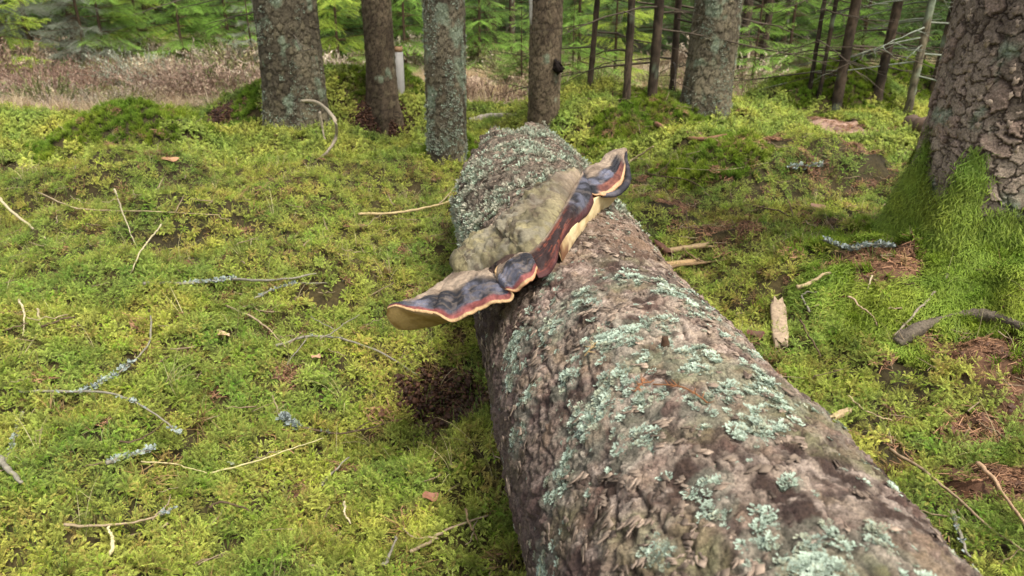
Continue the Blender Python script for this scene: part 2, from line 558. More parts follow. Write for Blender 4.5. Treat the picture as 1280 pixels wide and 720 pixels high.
def lich_mask(s, a):
    m = np.zeros(np.shape(s))
    for bs, ba, r in LICH:
        d = np.sqrt(((s - bs) / r) ** 2 + ((a - ba) * LR / r) ** 2)
        m = np.maximum(m, 1 - d * 0.75)
    return m
S_END = 1.88
def log_end(a):
    """where the broken far end stops, by angle"""
    return S_END + 0.16 * np.sin(a - 0.2) + 0.07 * vnoise(a * 3, a * 0, None, 5) + 0.05 * vnoise(a * 9, a * 0, None, 6)
def log_surface(s, a):
    """s along, a angle from the top; returns position, colour"""
    rad = LR * (1 + 0.0 * s)
    und = 0.010 * fbm(s * 4, np.cos(a) * 1.5 + 5, np.sin(a) * 1.5, o=2, k=81)
    X, Y, Z = s, np.sin(a) * LR, np.cos(a) * LR
    rear = sst(0.98, 1.12, s + 0.10 * np.sin(a))
    # flaky plates
    wq = 0.5 * fbm(X * 18, Y * 18, Z * 18, o=2, k=83)
    wq2 = 0.6 * fbm(X * 30 + 4, Y * 30, Z * 30, o=3, k=84, g=.65)
    F1, F2, ID, TX, TY = worley(X * 46 + wq + wq2, Y * 27 + wq, Z * 27 - wq + wq2, 90)
    e = sst(0.01, 0.14, F2 - F1)
    plate = e * (0.25 + 0.75 * ID) + 0.5 * (TX * (ID - .5) * 2)
    G1, G2, GI, _, _ = worley(X * 150 + 2 * wq2, Y * 75 + wq, Z * 75, 95)
    small = sst(0.0, 0.2, G2 - G1) * (0.3 + 0.7 * GI)
    fine = fbm(X * 60, Y * 120, Z * 120, o=3, k=85)
    crack = 1 - np.abs(fbm(X * 14, Y * 26, Z * 26, o=3, k=87))
    crack = sst(0.86, 1.0, crack)
    dz = 0.0030 * plate + 0.0024 * small + 0.0034 * fine - 0.006 * crack * (0.5 + 0.5 * rear)
    dz = dz + rear * 0.0035 * fbm(X * 40, Y * 60, Z * 60, o=3, k=89)
    dz = dz - 0.012 * np.exp(-((s - 1.0 - 0.15 * a) / 0.03) ** 2) * sst(-1.2, 0, -a)
    r = rad + und + dz
    # far broken end tapers in splinters
    P = LP0 + LA * s[..., None] + (np.sin(a) * r)[..., None] * LX + (np.cos(a) * r)[..., None] * LZ
    # colours
    tone = fbm(X * 7, Y * 9, Z * 9, o=4, k=101)
    t2 = fbm(X * 22, Y * 30, Z * 30, o=3, k=103)
    c = mixc(srgb(112, 99, 87), srgb(182, 162, 142), np.clip(0.5 + 0.9 * tone, 0, 1))
    c = mixc(c, srgb(78, 62, 52), sst(0.05, 0.4, t2))
    c = mixc(c, srgb(70, 56, 50), sst(0.1, 0.5, fbm(X * 50, Y * 35, Z * 35, o=3, k=104)) * .6)
    c = mixc(c, srgb(204, 184, 166), sst(0.10, 0.5, fbm(X * 70, Y * 40, Z * 40, o=3, k=106)) * .55)
    c = mixc(c, srgb(150, 128, 96), sst(0.1, 0.6, -t2) * 0.5)
    c = mixc(c, srgb(134, 132, 92), sst(0.25, 0.7, fbm(X * 10, Y * 10, Z * 10, o=3, k=107)) * 0.6)
    c = mixc(c, srgb(150, 118, 104), (ID > 0.78) * 0.25)
    c = mixc(c, srgb(70, 56, 52), (1 - e) * 0.45)
    c = mixc(c, srgb(58, 44, 40), crack * 0.7)
    flank = sst(-0.75, -1.35, a)                     # left flank darkened for damp and painted-in shade below the overhang
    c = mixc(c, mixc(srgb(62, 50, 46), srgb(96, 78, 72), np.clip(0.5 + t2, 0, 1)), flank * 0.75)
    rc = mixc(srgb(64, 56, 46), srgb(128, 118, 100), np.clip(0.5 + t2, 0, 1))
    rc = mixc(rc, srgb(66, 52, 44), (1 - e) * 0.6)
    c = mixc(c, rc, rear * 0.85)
    brn = sst(1.0, 0.86, s) * sst(0.66, 0.82, s) * sst(-0.2, 0.3, a)    # bare tan bark by the fungus
    c = mixc(c, srgb(130, 104, 82), brn * 0.6)
    lm = lich_mask(s, a) + 0.35 * fbm(X * 45, Y * 45, Z * 45, o=3, k=105)
    lw = sst(0.30, 0.5, lm) * (1 - rear)
    c = mixc(c, srgb(140, 146, 126), lw * 0.28)
    return P, c

log = empty('fallen_log', tuple(LP0 * [1, 1, 0]), 'fallen spruce log with flaking pinkish bark and pale lichen lying across moss', 'log')
sv = np.concatenate([np.linspace(-0.55, -0.02, 60), np.linspace(0, 1.0, 520), np.linspace(1.0035, 2.1, 280)])
an = 420
av = np.linspace(-2.05, 1.9, an)
SS, AA = np.meshgrid(sv, av, indexing='ij')
SS = np.minimum(SS, log_end(AA))
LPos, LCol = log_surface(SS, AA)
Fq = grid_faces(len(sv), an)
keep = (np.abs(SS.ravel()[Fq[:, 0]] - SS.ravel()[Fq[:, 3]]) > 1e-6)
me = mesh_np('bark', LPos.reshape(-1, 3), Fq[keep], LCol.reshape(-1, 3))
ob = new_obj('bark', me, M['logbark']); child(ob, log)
# underside of the trunk, in the soil
av2 = np.linspace(1.9, 2 * np.pi - 2.05, 24); sv2 = np.linspace(-0.55, 1.75, 50)
S2, A2 = np.meshgrid(sv2, av2, indexing='ij')
P2 = LP0 + LA * S2[..., None] + (np.sin(A2) * LR)[..., None] * LX + (np.cos(A2) * LR)[..., None] * LZ
o = new_obj('underside_bark', mesh_np('underside_bark', P2.reshape(-1, 3), grid_faces(50, 24), np.tile(srgb(60, 48, 42), (50 * 24, 1))), M['logbark']); child(o, log)
# broken far end: splintered wood disc
nb = 64
ea = np.linspace(-np.pi, np.pi, nb, endpoint=False)
rings = []
for q in np.linspace(1, 0, 9):
    sgn = log_end(np.clip(ea, -2.05, 1.9)) - 0.006 - (1 - q) * 0.06 + 0.03 * rng.normal(size=nb) * (q < 1) * (q > 0)
    rings.append(LP0 + LA * sgn[:, None] + (np.sin(ea) * LR * 0.985 * q)[:, None] * LX + (np.cos(ea) * LR * .985 * q)[:, None] * LZ)
ER = np.array(rings)
o = new_obj('broken_end', mesh_np('broken_end', ER.reshape(-1, 3), grid_faces(9, nb, True), np.tile(srgb(150, 118, 84), (9 * nb, 1)), smooth=False), M['wood']); child(o, log)
# near end
o = new_obj('sawn_end', mesh_np('sawn_end', np.vstack([LP0 - LA * 0.55] + [LP0 - LA * 0.55 + np.sin(t) * LR * LX + np.cos(t) * LR * LZ for t in ea]),
            np.array([[0, 1 + i, 1 + (i + 1) % nb] for i in range(nb)]), np.tile(srgb(160, 130, 95), (nb + 1, 1)), smooth=False), M['wood']); child(o, log)

def log_point(s, a, off=0.0):
    P, _ = log_surface(np.atleast_1d(s).astype(float), np.atleast_1d(a).astype(float))
    N_ = np.sin(a)[:, None] * LX + np.cos(a)[:, None] * LZ
    return P + N_ * off, N_

# lichen thallus: curled branching lobes
def lichen_proto(nl=16, R=0.016, c0=srgb(150, 172, 150), c1=srgb(196, 214, 196), curl=1.0, sd=0):
    rg = np.random.default_rng(sd)
    mb = MB()
    for i in range(nl):
        a = rg.uniform(0, 2 * np.pi); r0 = rg.uniform(0, 0.75) * R
        L_ = R * rg.uniform(0.22, 0.6); w0 = L_ * rg.uniform(0.18, 0.32)
        k = 4
        ts = np.linspace(0, 1, k)
        ca, sa = np.cos(a), np.sin(a)
        bend = rg.uniform(-0.8, 0.8)
        V_ = []; cc = []
        for t in ts:
            aa = a + bend * t
            x = r0 * ca + L_ * t * np.cos(aa); y = r0 * sa + L_ * t * np.sin(aa)
            z = 0.0012 + R * 0.28 * (t ** 1.6) * curl * rg.uniform(0.3, 1.3) + rg.uniform(0, .001)
            wd = w0 * (0.35 + 1.1 * t - 0.35 * t * t)
            nx, ny = -np.sin(aa), np.cos(aa)
            V_ += [(x - nx * wd, y - ny * wd, z + rg.uniform(0, .35) * wd * curl), (x, y, z - 0.2 * wd), (x + nx * wd, y + ny * wd, z + rg.uniform(0, .35) * wd * curl)]
            cc += [c0 * (1 - t) + c1 * t] * 3
        # lobed tip
        aa = a + bend; tx, ty = V_[-2][0], V_[-2][1]
        for f in (-0.6, 0.5):
            V_.append((tx + np.cos(aa + f) * w0 * 1.0, ty + np.sin(aa + f) * w0 * 1.0, V_[-1][2] + 0.0008)); cc.append(c1)
        Q = grid_faces(k, 3)
        b = (k - 1) * 3
        mb.add(np.array(V_), Q, np.array([[b, b + 1, k * 3], [b + 1, b + 2, k * 3 + 1]]), np.array(cc))
    return mb.mesh('lichen_kind', smooth=False)
LPm = [lichen_proto(30, 0.0115, srgb(104, 114, 96), srgb(174, 188, 168), 0.45, i) for i in range(6)] + [lichen_proto(24, 0.010, srgb(110, 112, 92), srgb(164, 168, 144), 0.5, 50 + i) for i in range(3)]
# front mats
n = 60000
s_ = rng.uniform(-0.1, 1.15, n); a_ = rng.uniform(-1.7, 1.4, n)
mk = lich_mask(s_, a_) * .8 + 0.62 * fbm(s_ * 34, np.sin(a_) * LR * 34, np.cos(a_) * LR * 34, o=4, k=105, g=.6)
prob = sst(0.36, 0.66, mk) * 0.75 + 0.024 * sst(-.2, .5, mk)
kp = rng.random(n) < prob
s_, a_ = s_[kp], a_[kp]
P_, N_ = log_point(s_, a_, -0.0005)
o = scatter('lichen', P_, rot_align(N_ + rng.normal(0, .15, N_.shape), rng.uniform(0, 6.28, len(P_))), 0.15 + 0.55 * rng.random(len(P_)) ** 1.6, LPm, M['lichen'], log)
tag(o, kind='stuff')
# rear section: dense grey curled lichen and flakes
LPr = [lichen_proto(12, 0.013, srgb(70, 66, 54), srgb(170, 168, 146), 2.1, 20 + i) for i in range(3)] + [lichen_proto(12, 0.014, srgb(112, 122, 102), srgb(170, 182, 158), 1.6, 30 + i) for i in range(2)]
n = 9000
s_ = rng.uniform(1.0, 2.05, n); a_ = rng.uniform(-1.9, 1.5, n)
mk = fbm(s_ * 14, np.sin(a_) * LR * 14, np.cos(a_) * LR * 14, o=3, k=115)
kp = (rng.random(n) < 0.06 + 0.80 * sst(-0.1, 0.4, mk)) & (s_ < log_end(a_) - 0.01) & (s_ > 1.05 - 0.10 * np.sin(a_))
s_, a_ = s_[kp], a_[kp]
P_, N_ = log_point(s_, a_, -0.001)
o = scatter('grey_lichen', P_, rot_align(N_ + rng.normal(0, .3, N_.shape), rng.uniform(0, 6.28, len(P_))), rng.uniform(0.5, 1.1, len(P_)), LPr, M['lichen'], log)
tag(o, kind='stuff')
# loose bark flakes
def flake_proto(sd, c0, c1):
    rg = np.random.default_rng(sd); mb = MB()
    for i in range(3):
        n_ = 7
        a = np.sort(rg.uniform(0, 6.28, n_)); r = 0.006 * rg.uniform(0.5, 1.3, n_)
        o_ = rg.normal(0, .004, 2)
        V_ = np.stack([np.cos(a) * r * 1.9 + o_[0], np.sin(a) * r * .8 + o_[1], 0.0015 + 0.3 * np.abs(np.cos(a - 1)) * r + i * .001], 1)
        V_ = np.vstack([V_, [o_[0], o_[1], 0.0015 + i * .001]])
        V2 = V_ - [0, 0, 0.0012]
        T = np.array([[n_, j, (j + 1) % n_] for j in range(n_)])
        Qs = np.array([[j, (j + 1) % n_, n_ + 1 + (j + 1) % n_, n_ + 1 + j] for j in range(n_)])[:, ::-1]
        c = c0 + (c1 - c0) * rg.random()
        mb.add(np.vstack([V_, V2]), Qs, T, c)
    return mb.mesh('flake_kind', smooth=False)
FLm = [flake_proto(i, srgb(70, 58, 50), srgb(150, 132, 114)) for i in range(6)]
n = 22000
s_ = rng.uniform(-0.1, 1.95, n); a_ = rng.uniform(-1.75, 1.5, n)
mk = fbm(s_ * 10, np.sin(a_) * LR * 16, np.cos(a_) * LR * 16, o=3, k=117)
kp = (rng.random(n) < 0.05 + 0.34 * sst(0.1, 0.6, mk) + .2 * (s_ > 1.05)) & (s_ < log_end(a_) - 0.01)
s_, a_ = s_[kp], a_[kp]
P_, N_ = log_point(s_, a_, -0.0005)
yaw = math.pi / 2 + rng.normal(0, .75, len(P_))
o = scatter('bark_flakes', P_, rot_align(N_ + rng.normal(0, .16, N_.shape), yaw), 0.22 + .6 * rng.random(len(P_)) ** 2, FLm, M['flake'], log)
tag(o, kind='stuff')

# branch stubs on the log
def stub(px, py, L_, r, lean, col):
    h = log_hit(px, py)
    if not h: return
    P, N = log_point(np.array([h[0]]), np.array([h[1]]))
    d = N[0] + np.array(lean); d /= np.linalg.norm(d)
    mb = MB()
    pts = [P[0] - d * 0.01 + d * (L_ + .01) * t + rng.normal(0, .0008, 3) for t in np.linspace(0, 1, 6)]
    mb.tube(pts, np.linspace(r * 1.3, r * .7, 6), col, 8, 0.1)
    child(mb.build('branch_stub', M['wood']), log)
stub(832, 436, 0.012, 0.005, (-.1, .1, .3), srgb(72, 52, 36))
stub(1030, 524, 0.05, 0.007, (.9, -.1, .3), srgb(140, 122, 96))

# ------------------------------------------------------------------ bracket fungus: overlapping tiers, each a solid with its own lip
def cr(A_, t):
    """Catmull-Rom through the rows"""
    n_ = len(A_); i = np.clip(np.floor(t).astype(int), 0, n_ - 2); f = (t - i)[:, None]
    p0, p1, p2, p3 = A_[np.clip(i - 1, 0, n_ - 1)], A_[i], A_[i + 1], A_[np.clip(i + 2, 0, n_ - 1)]
    return 0.5 * (2 * p1 + (p2 - p0) * f + (2 * p0 - 5 * p1 + 4 * p2 - p3) * f ** 2 + (3 * p1 - p0 - 3 * p2 + p3) * f ** 3)
def rail(pts, n_):
    P = np.array([at(*p) for p in pts])
    L_ = np.concatenate([[0], np.cumsum(np.linalg.norm(np.diff(P, axis=0), axis=1))])
    dense = cr(P, np.linspace(0, len(P) - 1, 400))
    l2 = np.concatenate([[0], np.cumsum(np.linalg.norm(np.diff(dense, axis=0), axis=1))])
    q = np.linspace(0, l2[-1], n_)
    return np.stack([np.interp(q, l2, dense[:, i]) for i in range(3)], 1)
def grid_normals(P):
    a = np.gradient(P, axis=0); b = np.gradient(P, axis=1)
    n_ = np.cross(a, b); n_ /= np.linalg.norm(n_, axis=2)[..., None] + 1e-12
    v = (ORI + np.array([0, 0, .6])) - P
    s_ = np.sign((n_ * v).sum()) or 1
    return n_ * s_
fun = empty('bracket_fungus', (0.02, 1.15, 0.33), 'large ruffled bracket fungus with olive back and blue-black, red and cream edges on log', 'fungus')
def tier(name, back, front, bulge, thick, colfn, relief, nu=170, nt=90, lip=srgb(196, 160, 116), mat='cap', endp=.5, label=None, fn=.006):
    B_ = rail(back, nu); F_ = rail(front, nu)
    u = np.linspace(0, 1, nu)[:, None]; t = np.linspace(0, 1, nt)[None, :]
    P = B_[:, None] * (1 - t)[..., None] + F_[:, None] * t[..., None]
    N_ = grid_normals(P)
    for _ in range(6):
        N_[1:-1] = (N_[:-2] + N_[1:-1] + N_[2:]) / 3
    N_ /= np.linalg.norm(N_, axis=2)[..., None]
    X_, Y_, Z_ = P[..., 0], P[..., 1], P[..., 2]
    en = np.clip(np.sin(np.pi * np.clip(u, 0.0, 1.0)), 0, 1) ** endp
    h = bulge * np.sin(np.pi * np.clip(t, 0, 1)) ** .75 * en + relief(u, t, X_, Y_, Z_) * en ** .5
    P2 = P + N_ * h[..., None]
    th = (thick * (1 - t) + fn * t) * (0.25 + .75 * en)
    low = P2 - N_ * th[..., None] - np.array([0, 0, .35]) * th[..., None]
    out = F_ - B_; out /= np.linalg.norm(out, axis=1)[:, None]
    c = colfn(u + 0 * t, t + 0 * u, X_, Y_, Z_)
    rows = [P2]; cs = [c]
    for q in (.2, .5, .8):
        m = P2[:, -1] * (1 - q) + low[:, -1] * q + out * (math.sin(q * math.pi) * fn * .5)
        rows.append(m[:, None]); cs.append(np.broadcast_to(lip, (nu, 1, 3)))
    rows.append(low[:, ::-1][:, ::3]); cs.append(np.broadcast_to(lip * .9, (nu, rows[-1].shape[1], 3)))
    G = np.concatenate(rows, 1); Cc = np.concatenate(cs, 1); m = G.shape[1]
    V_ = G.reshape(-1, 3); Q = grid_faces(nu, m, True)
    e0, e1 = G[0].mean(0), G[-1].mean(0)
    k = nu * m; j = np.arange(m)
    T_ = np.vstack([np.stack([np.full(m, k), j, (j + 1) % m], 1), np.stack([np.full(m, k + 1), (nu - 1) * m + (j + 1) % m, (nu - 1) * m + j], 1)])
    cc = np.vstack([Cc.reshape(-1, 3), Cc[0].mean(0), Cc[-1].mean(0)])
    o = new_obj(name, mesh_np(name, np.vstack([V_, e0, e1]), [Q, T_], np.clip(cc, 0, 1)), M[mat])
    if label: o['label'] = label
    return child(o, fun)
n3 = lambda X, Y, Z, f, o=3, k=0: fbm(X * f, Y * f, Z * f, o=o, k=k)
def c_olive(X, Y, Z):
    c = mixc(srgb(78, 71, 52), srgb(134, 124, 90), np.clip(.5 + n3(X, Y, Z, 22, 4, 131), 0, 1))
    c = mixc(c, srgb(124, 114, 96), sst(0, .5, n3(X, Y, Z, 14, 2, 139)) * .6)
    c = mixc(c, srgb(118, 112, 98), sst(.0, .5, n3(X, Y, Z, 60, 3, 138)) * .5)
    return mixc(c, srgb(62, 48, 36), sst(.1, .5, n3(X, Y, Z, 110, 3, 132)) * .6)
def c_tan(X, Y, Z):
    return mixc(srgb(108, 92, 76), srgb(150, 132, 112), np.clip(.5 + n3(X, Y, Z, 50, 4, 133), 0, 1))
def c_blue(X, Y, Z):
    c = mixc(srgb(34, 33, 37), srgb(98, 98, 110), sst(-.35, .6, n3(X, Y, Z, 34, 4, 135)))
    return mixc(c, srgb(120, 108, 100), sst(.15, .5, n3(X, Y, Z * 2, 90, 3, 136)) * .35)
def c_red(X, Y, Z):
    return mixc(srgb(98, 46, 42), srgb(138, 78, 72), np.clip(.5 + n3(X, Y, Z, 60, 3, 137), 0, 1))
CREAM = srgb(178, 146, 104)
def lobecol(t1, t2, t3=.80, t4=.965, wb=.10):
    def f(u, t, X, Y, Z):
        w_ = t + wb * n3(X, Y, Z, 26, 3, 141) + .05 * np.sin(u * 19)
        c = mixc(c_tan(X, Y, Z), c_blue(X, Y, Z), sst(t1, t2, w_))
        c = mixc(c, c_tan(X, Y, Z) * .6, sst(.5, 1, np.sin(w_ * 46)) * .35 * (t < t3))
        c = mixc(c, c_red(X, Y, Z), sst(t3 - .02, t3 + .05, t + wb * .35 * n3(X, Y, Z, 40, 3, 142)))
        return mixc(c, CREAM, sst(t4 - .01, t4 + .01, t))
    return f
def lobe_relief(a=.004, rf=6, rid=.0011):
    def f(u, t, X, Y, Z):
        w_ = t + .10 * n3(X, Y, Z, 26, 3, 141)
        return a * np.sin(u * rf * 2 * np.pi / 2 + 1) * sst(.1, .8, t) + rid * np.sin(w_ * 44) * sst(.15, .4, t) * (t < .93) + .004 * n3(X, Y, Z, 38, 4, 143) * (1 - t * .7) + .0009 * n3(X, Y, Z, 160, 2, 144)
    return f
def cush_relief(u, t, X, Y, Z):
    W1, W2, WI, _, _ = worley(X * 34 + .4 * n3(X, Y, Z, 40, 2, 145), Y * 34, Z * 34, 146)
    V1, V2, VI, _, _ = worley(X * 80, Y * 80, Z * 80, 147)
    edge_ = np.sin(np.pi * np.clip(t, 0, 1)) ** .4
    return ((.015 * (1 - W1 * 1.2).clip(-.2, 1) + .008 * n3(X, Y, Z, 18, 3, 148)) + .0060 * (1 - V1 * 1.2).clip(0, 1) + .0022 * n3(X, Y, Z, 130, 3, 149)) * edge_
# lower left lobe, lifted so its pore surface shows
tier('lobe', [(487, 380, 1.170), (500, 377, 1.175), (516, 372, 1.185), (531, 366, 1.20), (542, 358, 1.215), (556, 347, 1.235), (568, 339, 1.25), (584, 336, 1.24)],
     [(484, 385, 1.158), (496, 382, 1.150), (507, 383, 1.143), (519, 387, 1.138), (530, 390, 1.134), (542, 391, 1.134), (556, 384, 1.165), (570, 370, 1.195)],
     .004, .018, lobecol(.34, .50, .88, .975), lobe_relief(.002, 5), lip=CREAM, fn=.0035)
# its pore surface, brown deepened to paint in the shade under the lobe
def c_pore(u, t, X, Y, Z):
    c = mixc(srgb(146, 116, 62), srgb(178, 148, 92), np.clip(.5 + n3(X, Y, Z, 60, 3, 151), 0, 1))
    c = mixc(c, CREAM, 1 - sst(.03, .14, t))
    return mixc(c, CREAM, sst(.9, .98, t) * (1 - sst(.0, .5, u)))
tier('pore_surface', [(484, 385, 1.160), (496, 383, 1.152), (507, 384.5, 1.145), (519, 388.5, 1.140), (530, 391.5, 1.136), (542, 392.5, 1.134), (554, 396, 1.134), (566, 399, 1.135)],
     [(483, 394, 1.170), (487, 402, 1.176), (494, 409, 1.180), (504, 412.5, 1.184), (520, 412, 1.188), (536, 409, 1.190), (552, 405, 1.185), (568, 401, 1.165)],
     .003, .012, c_pore, lambda u, t, X, Y, Z: .0010 * n3(X, Y, Z, 50, 3, 152), nu=120, nt=40, lip=CREAM, mat='pore', fn=.004)
# second lobe
tier('lobe', [(556, 350, 1.225), (566, 342, 1.235), (576, 337, 1.24), (588, 334, 1.235), (600, 332, 1.225), (612, 332, 1.215), (620, 336, 1.195), (619, 344, 1.170)],
     [(541, 391, 1.133), (551, 395, 1.128), (565, 398.5, 1.124), (580, 396, 1.121), (591, 389, 1.122), (596, 384, 1.121), (613, 380, 1.119), (628, 377, 1.117), (637, 372, 1.118), (636, 364, 1.124), (622, 350, 1.150)],
     .009, .03, lobecol(.36, .52, .885, .98), lobe_relief(.0035, 7), nu=230, lip=CREAM, fn=.0032)
# third lobe: blue-grey curled dome
tier('lobe', [(618, 348, 1.165), (622, 336, 1.180), (632, 325, 1.190), (644, 318, 1.192), (656, 316, 1.180), (667, 322, 1.162)],
     [(632, 362, 1.125), (642, 362, 1.118), (649, 358, 1.114), (658, 354.5, 1.112), (664, 347, 1.116), (671, 337, 1.128), (672, 330, 1.140)],
     .014, .035, lobecol(.22, .40, .91, .985), lobe_relief(.003, 5), lip=srgb(176, 130, 92), fn=.004)
# the old olive cushion
tier('cushion', [(566, 334, 1.27), (570, 320, 1.29), (580, 311, 1.31), (596, 303, 1.33), (612, 292, 1.345), (628, 279, 1.36), (645, 265, 1.375), (663, 252, 1.39), (683, 239, 1.41), (700, 228, 1.43), (716, 220, 1.445), (727, 216, 1.45)],
     [(567, 340, 1.240), (578, 339, 1.225), (590, 341, 1.215), (603, 337, 1.208), (617, 331, 1.200), (630, 325, 1.192), (645, 319, 1.180), (658, 318, 1.165), (672, 306, 1.165), (685, 289, 1.190), (696, 272, 1.23), (706, 256, 1.28), (716, 238, 1.35), (726, 222, 1.41)],
     .026, .085, lambda u, t, X, Y, Z: mixc(c_olive(X, Y, Z), c_tan(X, Y, Z), sst(.5, .8, u + .25 * n3(X, Y, Z, 10, 2, 153)) * sst(.35, .8, t) * .8), cush_relief, nu=340, nt=170, lip=srgb(84, 70, 50), fn=.02, endp=.35)
# rolled rim on the right, rust red below and blue-black above
def c_fin(u, t, X, Y, Z):
    st_ = .6 * fbm(u * 9, t * 22, None, 4, 155) + .5 * n3(X, Y, Z, 130, 3, 154)
    rust = mixc(srgb(42, 25, 22), srgb(108, 56, 40), sst(.05, .6, st_ + .35 * np.sin(t * 9)))
    c = mixc(rust, c_blue(X, Y, Z) * .75, sst(.36, .56, u + .15 * st_))
    c = mixc(c, c_tan(X, Y, Z), (1 - sst(.04, .20, t + .05 * st_)))
    return mixc(c, srgb(84, 40, 36), sst(.82, .95, t) * .7)
tier('rim_fold', [(658, 318, 1.160), (667, 311, 1.158), (679, 299, 1.170), (690, 284, 1.190), (699, 268, 1.230), (708, 252, 1.280), (716, 236, 1.345), (723, 224, 1.39), (729, 214, 1.43)],
     [(672, 344, 1.120), (684, 338, 1.125), (694, 326, 1.130), (698, 312, 1.150), (705, 294, 1.185), (715, 281, 1.220), (727, 270, 1.265), (737, 258, 1.305), (742, 244, 1.350), (740, 228, 1.40)],
     .011, .03, c_fin, lambda u, t, X, Y, Z: .0025 * n3(X, Y, Z, 45, 4, 156) + .003 * np.sin(u * 30 + 4 * t) * t + .001 * n3(X, Y, Z, 150, 2, 157), nu=240, nt=70, lip=srgb(66, 34, 32), fn=.009)
# cream underside between the rolled rim and the log
tier('pore_surface', [(700, 308, 1.165), (708, 294, 1.195), (717, 283, 1.228), (728, 272, 1.272), (738, 260, 1.312), (746, 247, 1.345), (757, 244, 1.375), (768, 244, 1.395)],
     [(703, 326, 1.176), (712, 312, 1.215), (722, 297, 1.262), (735, 283, 1.325), (748, 270, 1.390), (758, 261, 1.450), (766, 253, 1.46), (772, 246, 1.45)],
     .002, .02, lambda u, t, X, Y, Z: mixc(mixc(srgb(190, 164, 116), srgb(214, 192, 146), np.clip(.5 + n3(X, Y, Z, 40, 3, 158), 0, 1)), srgb(100, 60, 42), (1 - sst(.0, .22, u + .1 * n3(X, Y, Z, 60, 2, 159))) * .9),
     lambda u, t, X, Y, Z: .0010 * n3(X, Y, Z, 50, 3, 160), nu=120, nt=30, lip=srgb(170, 140, 100), mat='pore', fn=.004)
# upturned right lobe
def c_right(u, t, X, Y, Z):
    w_ = t + .10 * n3(X, Y, Z, 30, 3, 161)
    c = mixc(c_tan(X, Y, Z) * .95, c_blue(X, Y, Z), sst(.40, .52, w_) * (1 - sst(.62, .8, u)))
    c = mixc(c, c_blue(X, Y, Z) * .6, (1 - sst(.02, .14, u)))
    c = mixc(c, mixc(srgb(88, 50, 42), srgb(122, 74, 58), np.clip(.5 + n3(X, Y, Z, 70, 2, 162), 0, 1)), sst(.72, .78, t + .04 * n3(X, Y, Z, 60, 2, 163)) * sst(.08, .16, u) * (1 - sst(.62, .74, u)))
    c = mixc(c, srgb(190, 150, 110), sst(.93, .96, t) * sst(.08, .14, u) * (1 - sst(.7, .8, u)))
    return mixc(c, srgb(176, 140, 112), np.exp(-((t - .80) / .06) ** 2) * sst(.72, .85, u) * .7)
tier('lobe', [(727, 217, 1.425), (734, 209, 1.435), (744, 205, 1.445), (751, 200, 1.455), (757, 193, 1.465), (766, 187, 1.475), (775, 184.5, 1.48), (783, 185, 1.48)],
     [(737, 240, 1.355), (743, 243, 1.350), (750, 241.5, 1.352), (758, 240, 1.360), (767, 236, 1.375), (775, 229, 1.395), (780, 216, 1.42), (783, 200, 1.45), (784, 188, 1.475)],
     .008, .03, c_right, lobe_relief(.003, 6, .0009), nu=190, lip=srgb(190, 150, 110), fn=.005)
mbr = MB()
rr_ = rail([(750, 245, 1.362), (760, 244, 1.366), (770, 242, 1.378), (779, 235, 1.395), (785, 224, 1.415), (784, 212, 1.43), (782, 200, 1.45), (783, 189, 1.47)], 60)
q_ = np.linspace(0, 1, 60)
mbr.tube(rr_ + rng.normal(0, .0003, rr_.shape), .0015 + .0062 * np.sin(np.pi * np.clip(q_ * 1.02, 0, 1)) ** .5 * (1 - .35 * q_), np.clip(mixc(c_blue(rr_[:, 0], rr_[:, 1], rr_[:, 2]), srgb(40, 36, 42), np.full(60, .4)), 0, 1), 14, .05)
child(mbr.build('rim_roll', M['cap']), fun)
# woody base that joins the tiers to the bark
mbb = MB()
for pts, r in (([(598, 372, 1.20), (625, 352, 1.20), (655, 335, 1.19), (685, 322, 1.20)], .030), ([(640, 300, 1.30), (670, 280, 1.31), (700, 262, 1.36), (725, 245, 1.42), (748, 232, 1.45)], .032), ([(600, 335, 1.28), (630, 315, 1.31), (660, 290, 1.34)], .035)):
    rr_ = rail(pts, 30); mbb.tube(rr_ + rng.normal(0, .001, rr_.shape), r * (.55 + .45 * np.sin(np.linspace(.3, 2.8, 30))), srgb(62, 44, 34), 20, .04)
child(mbb.build('woody_base', M['cap']), fun)

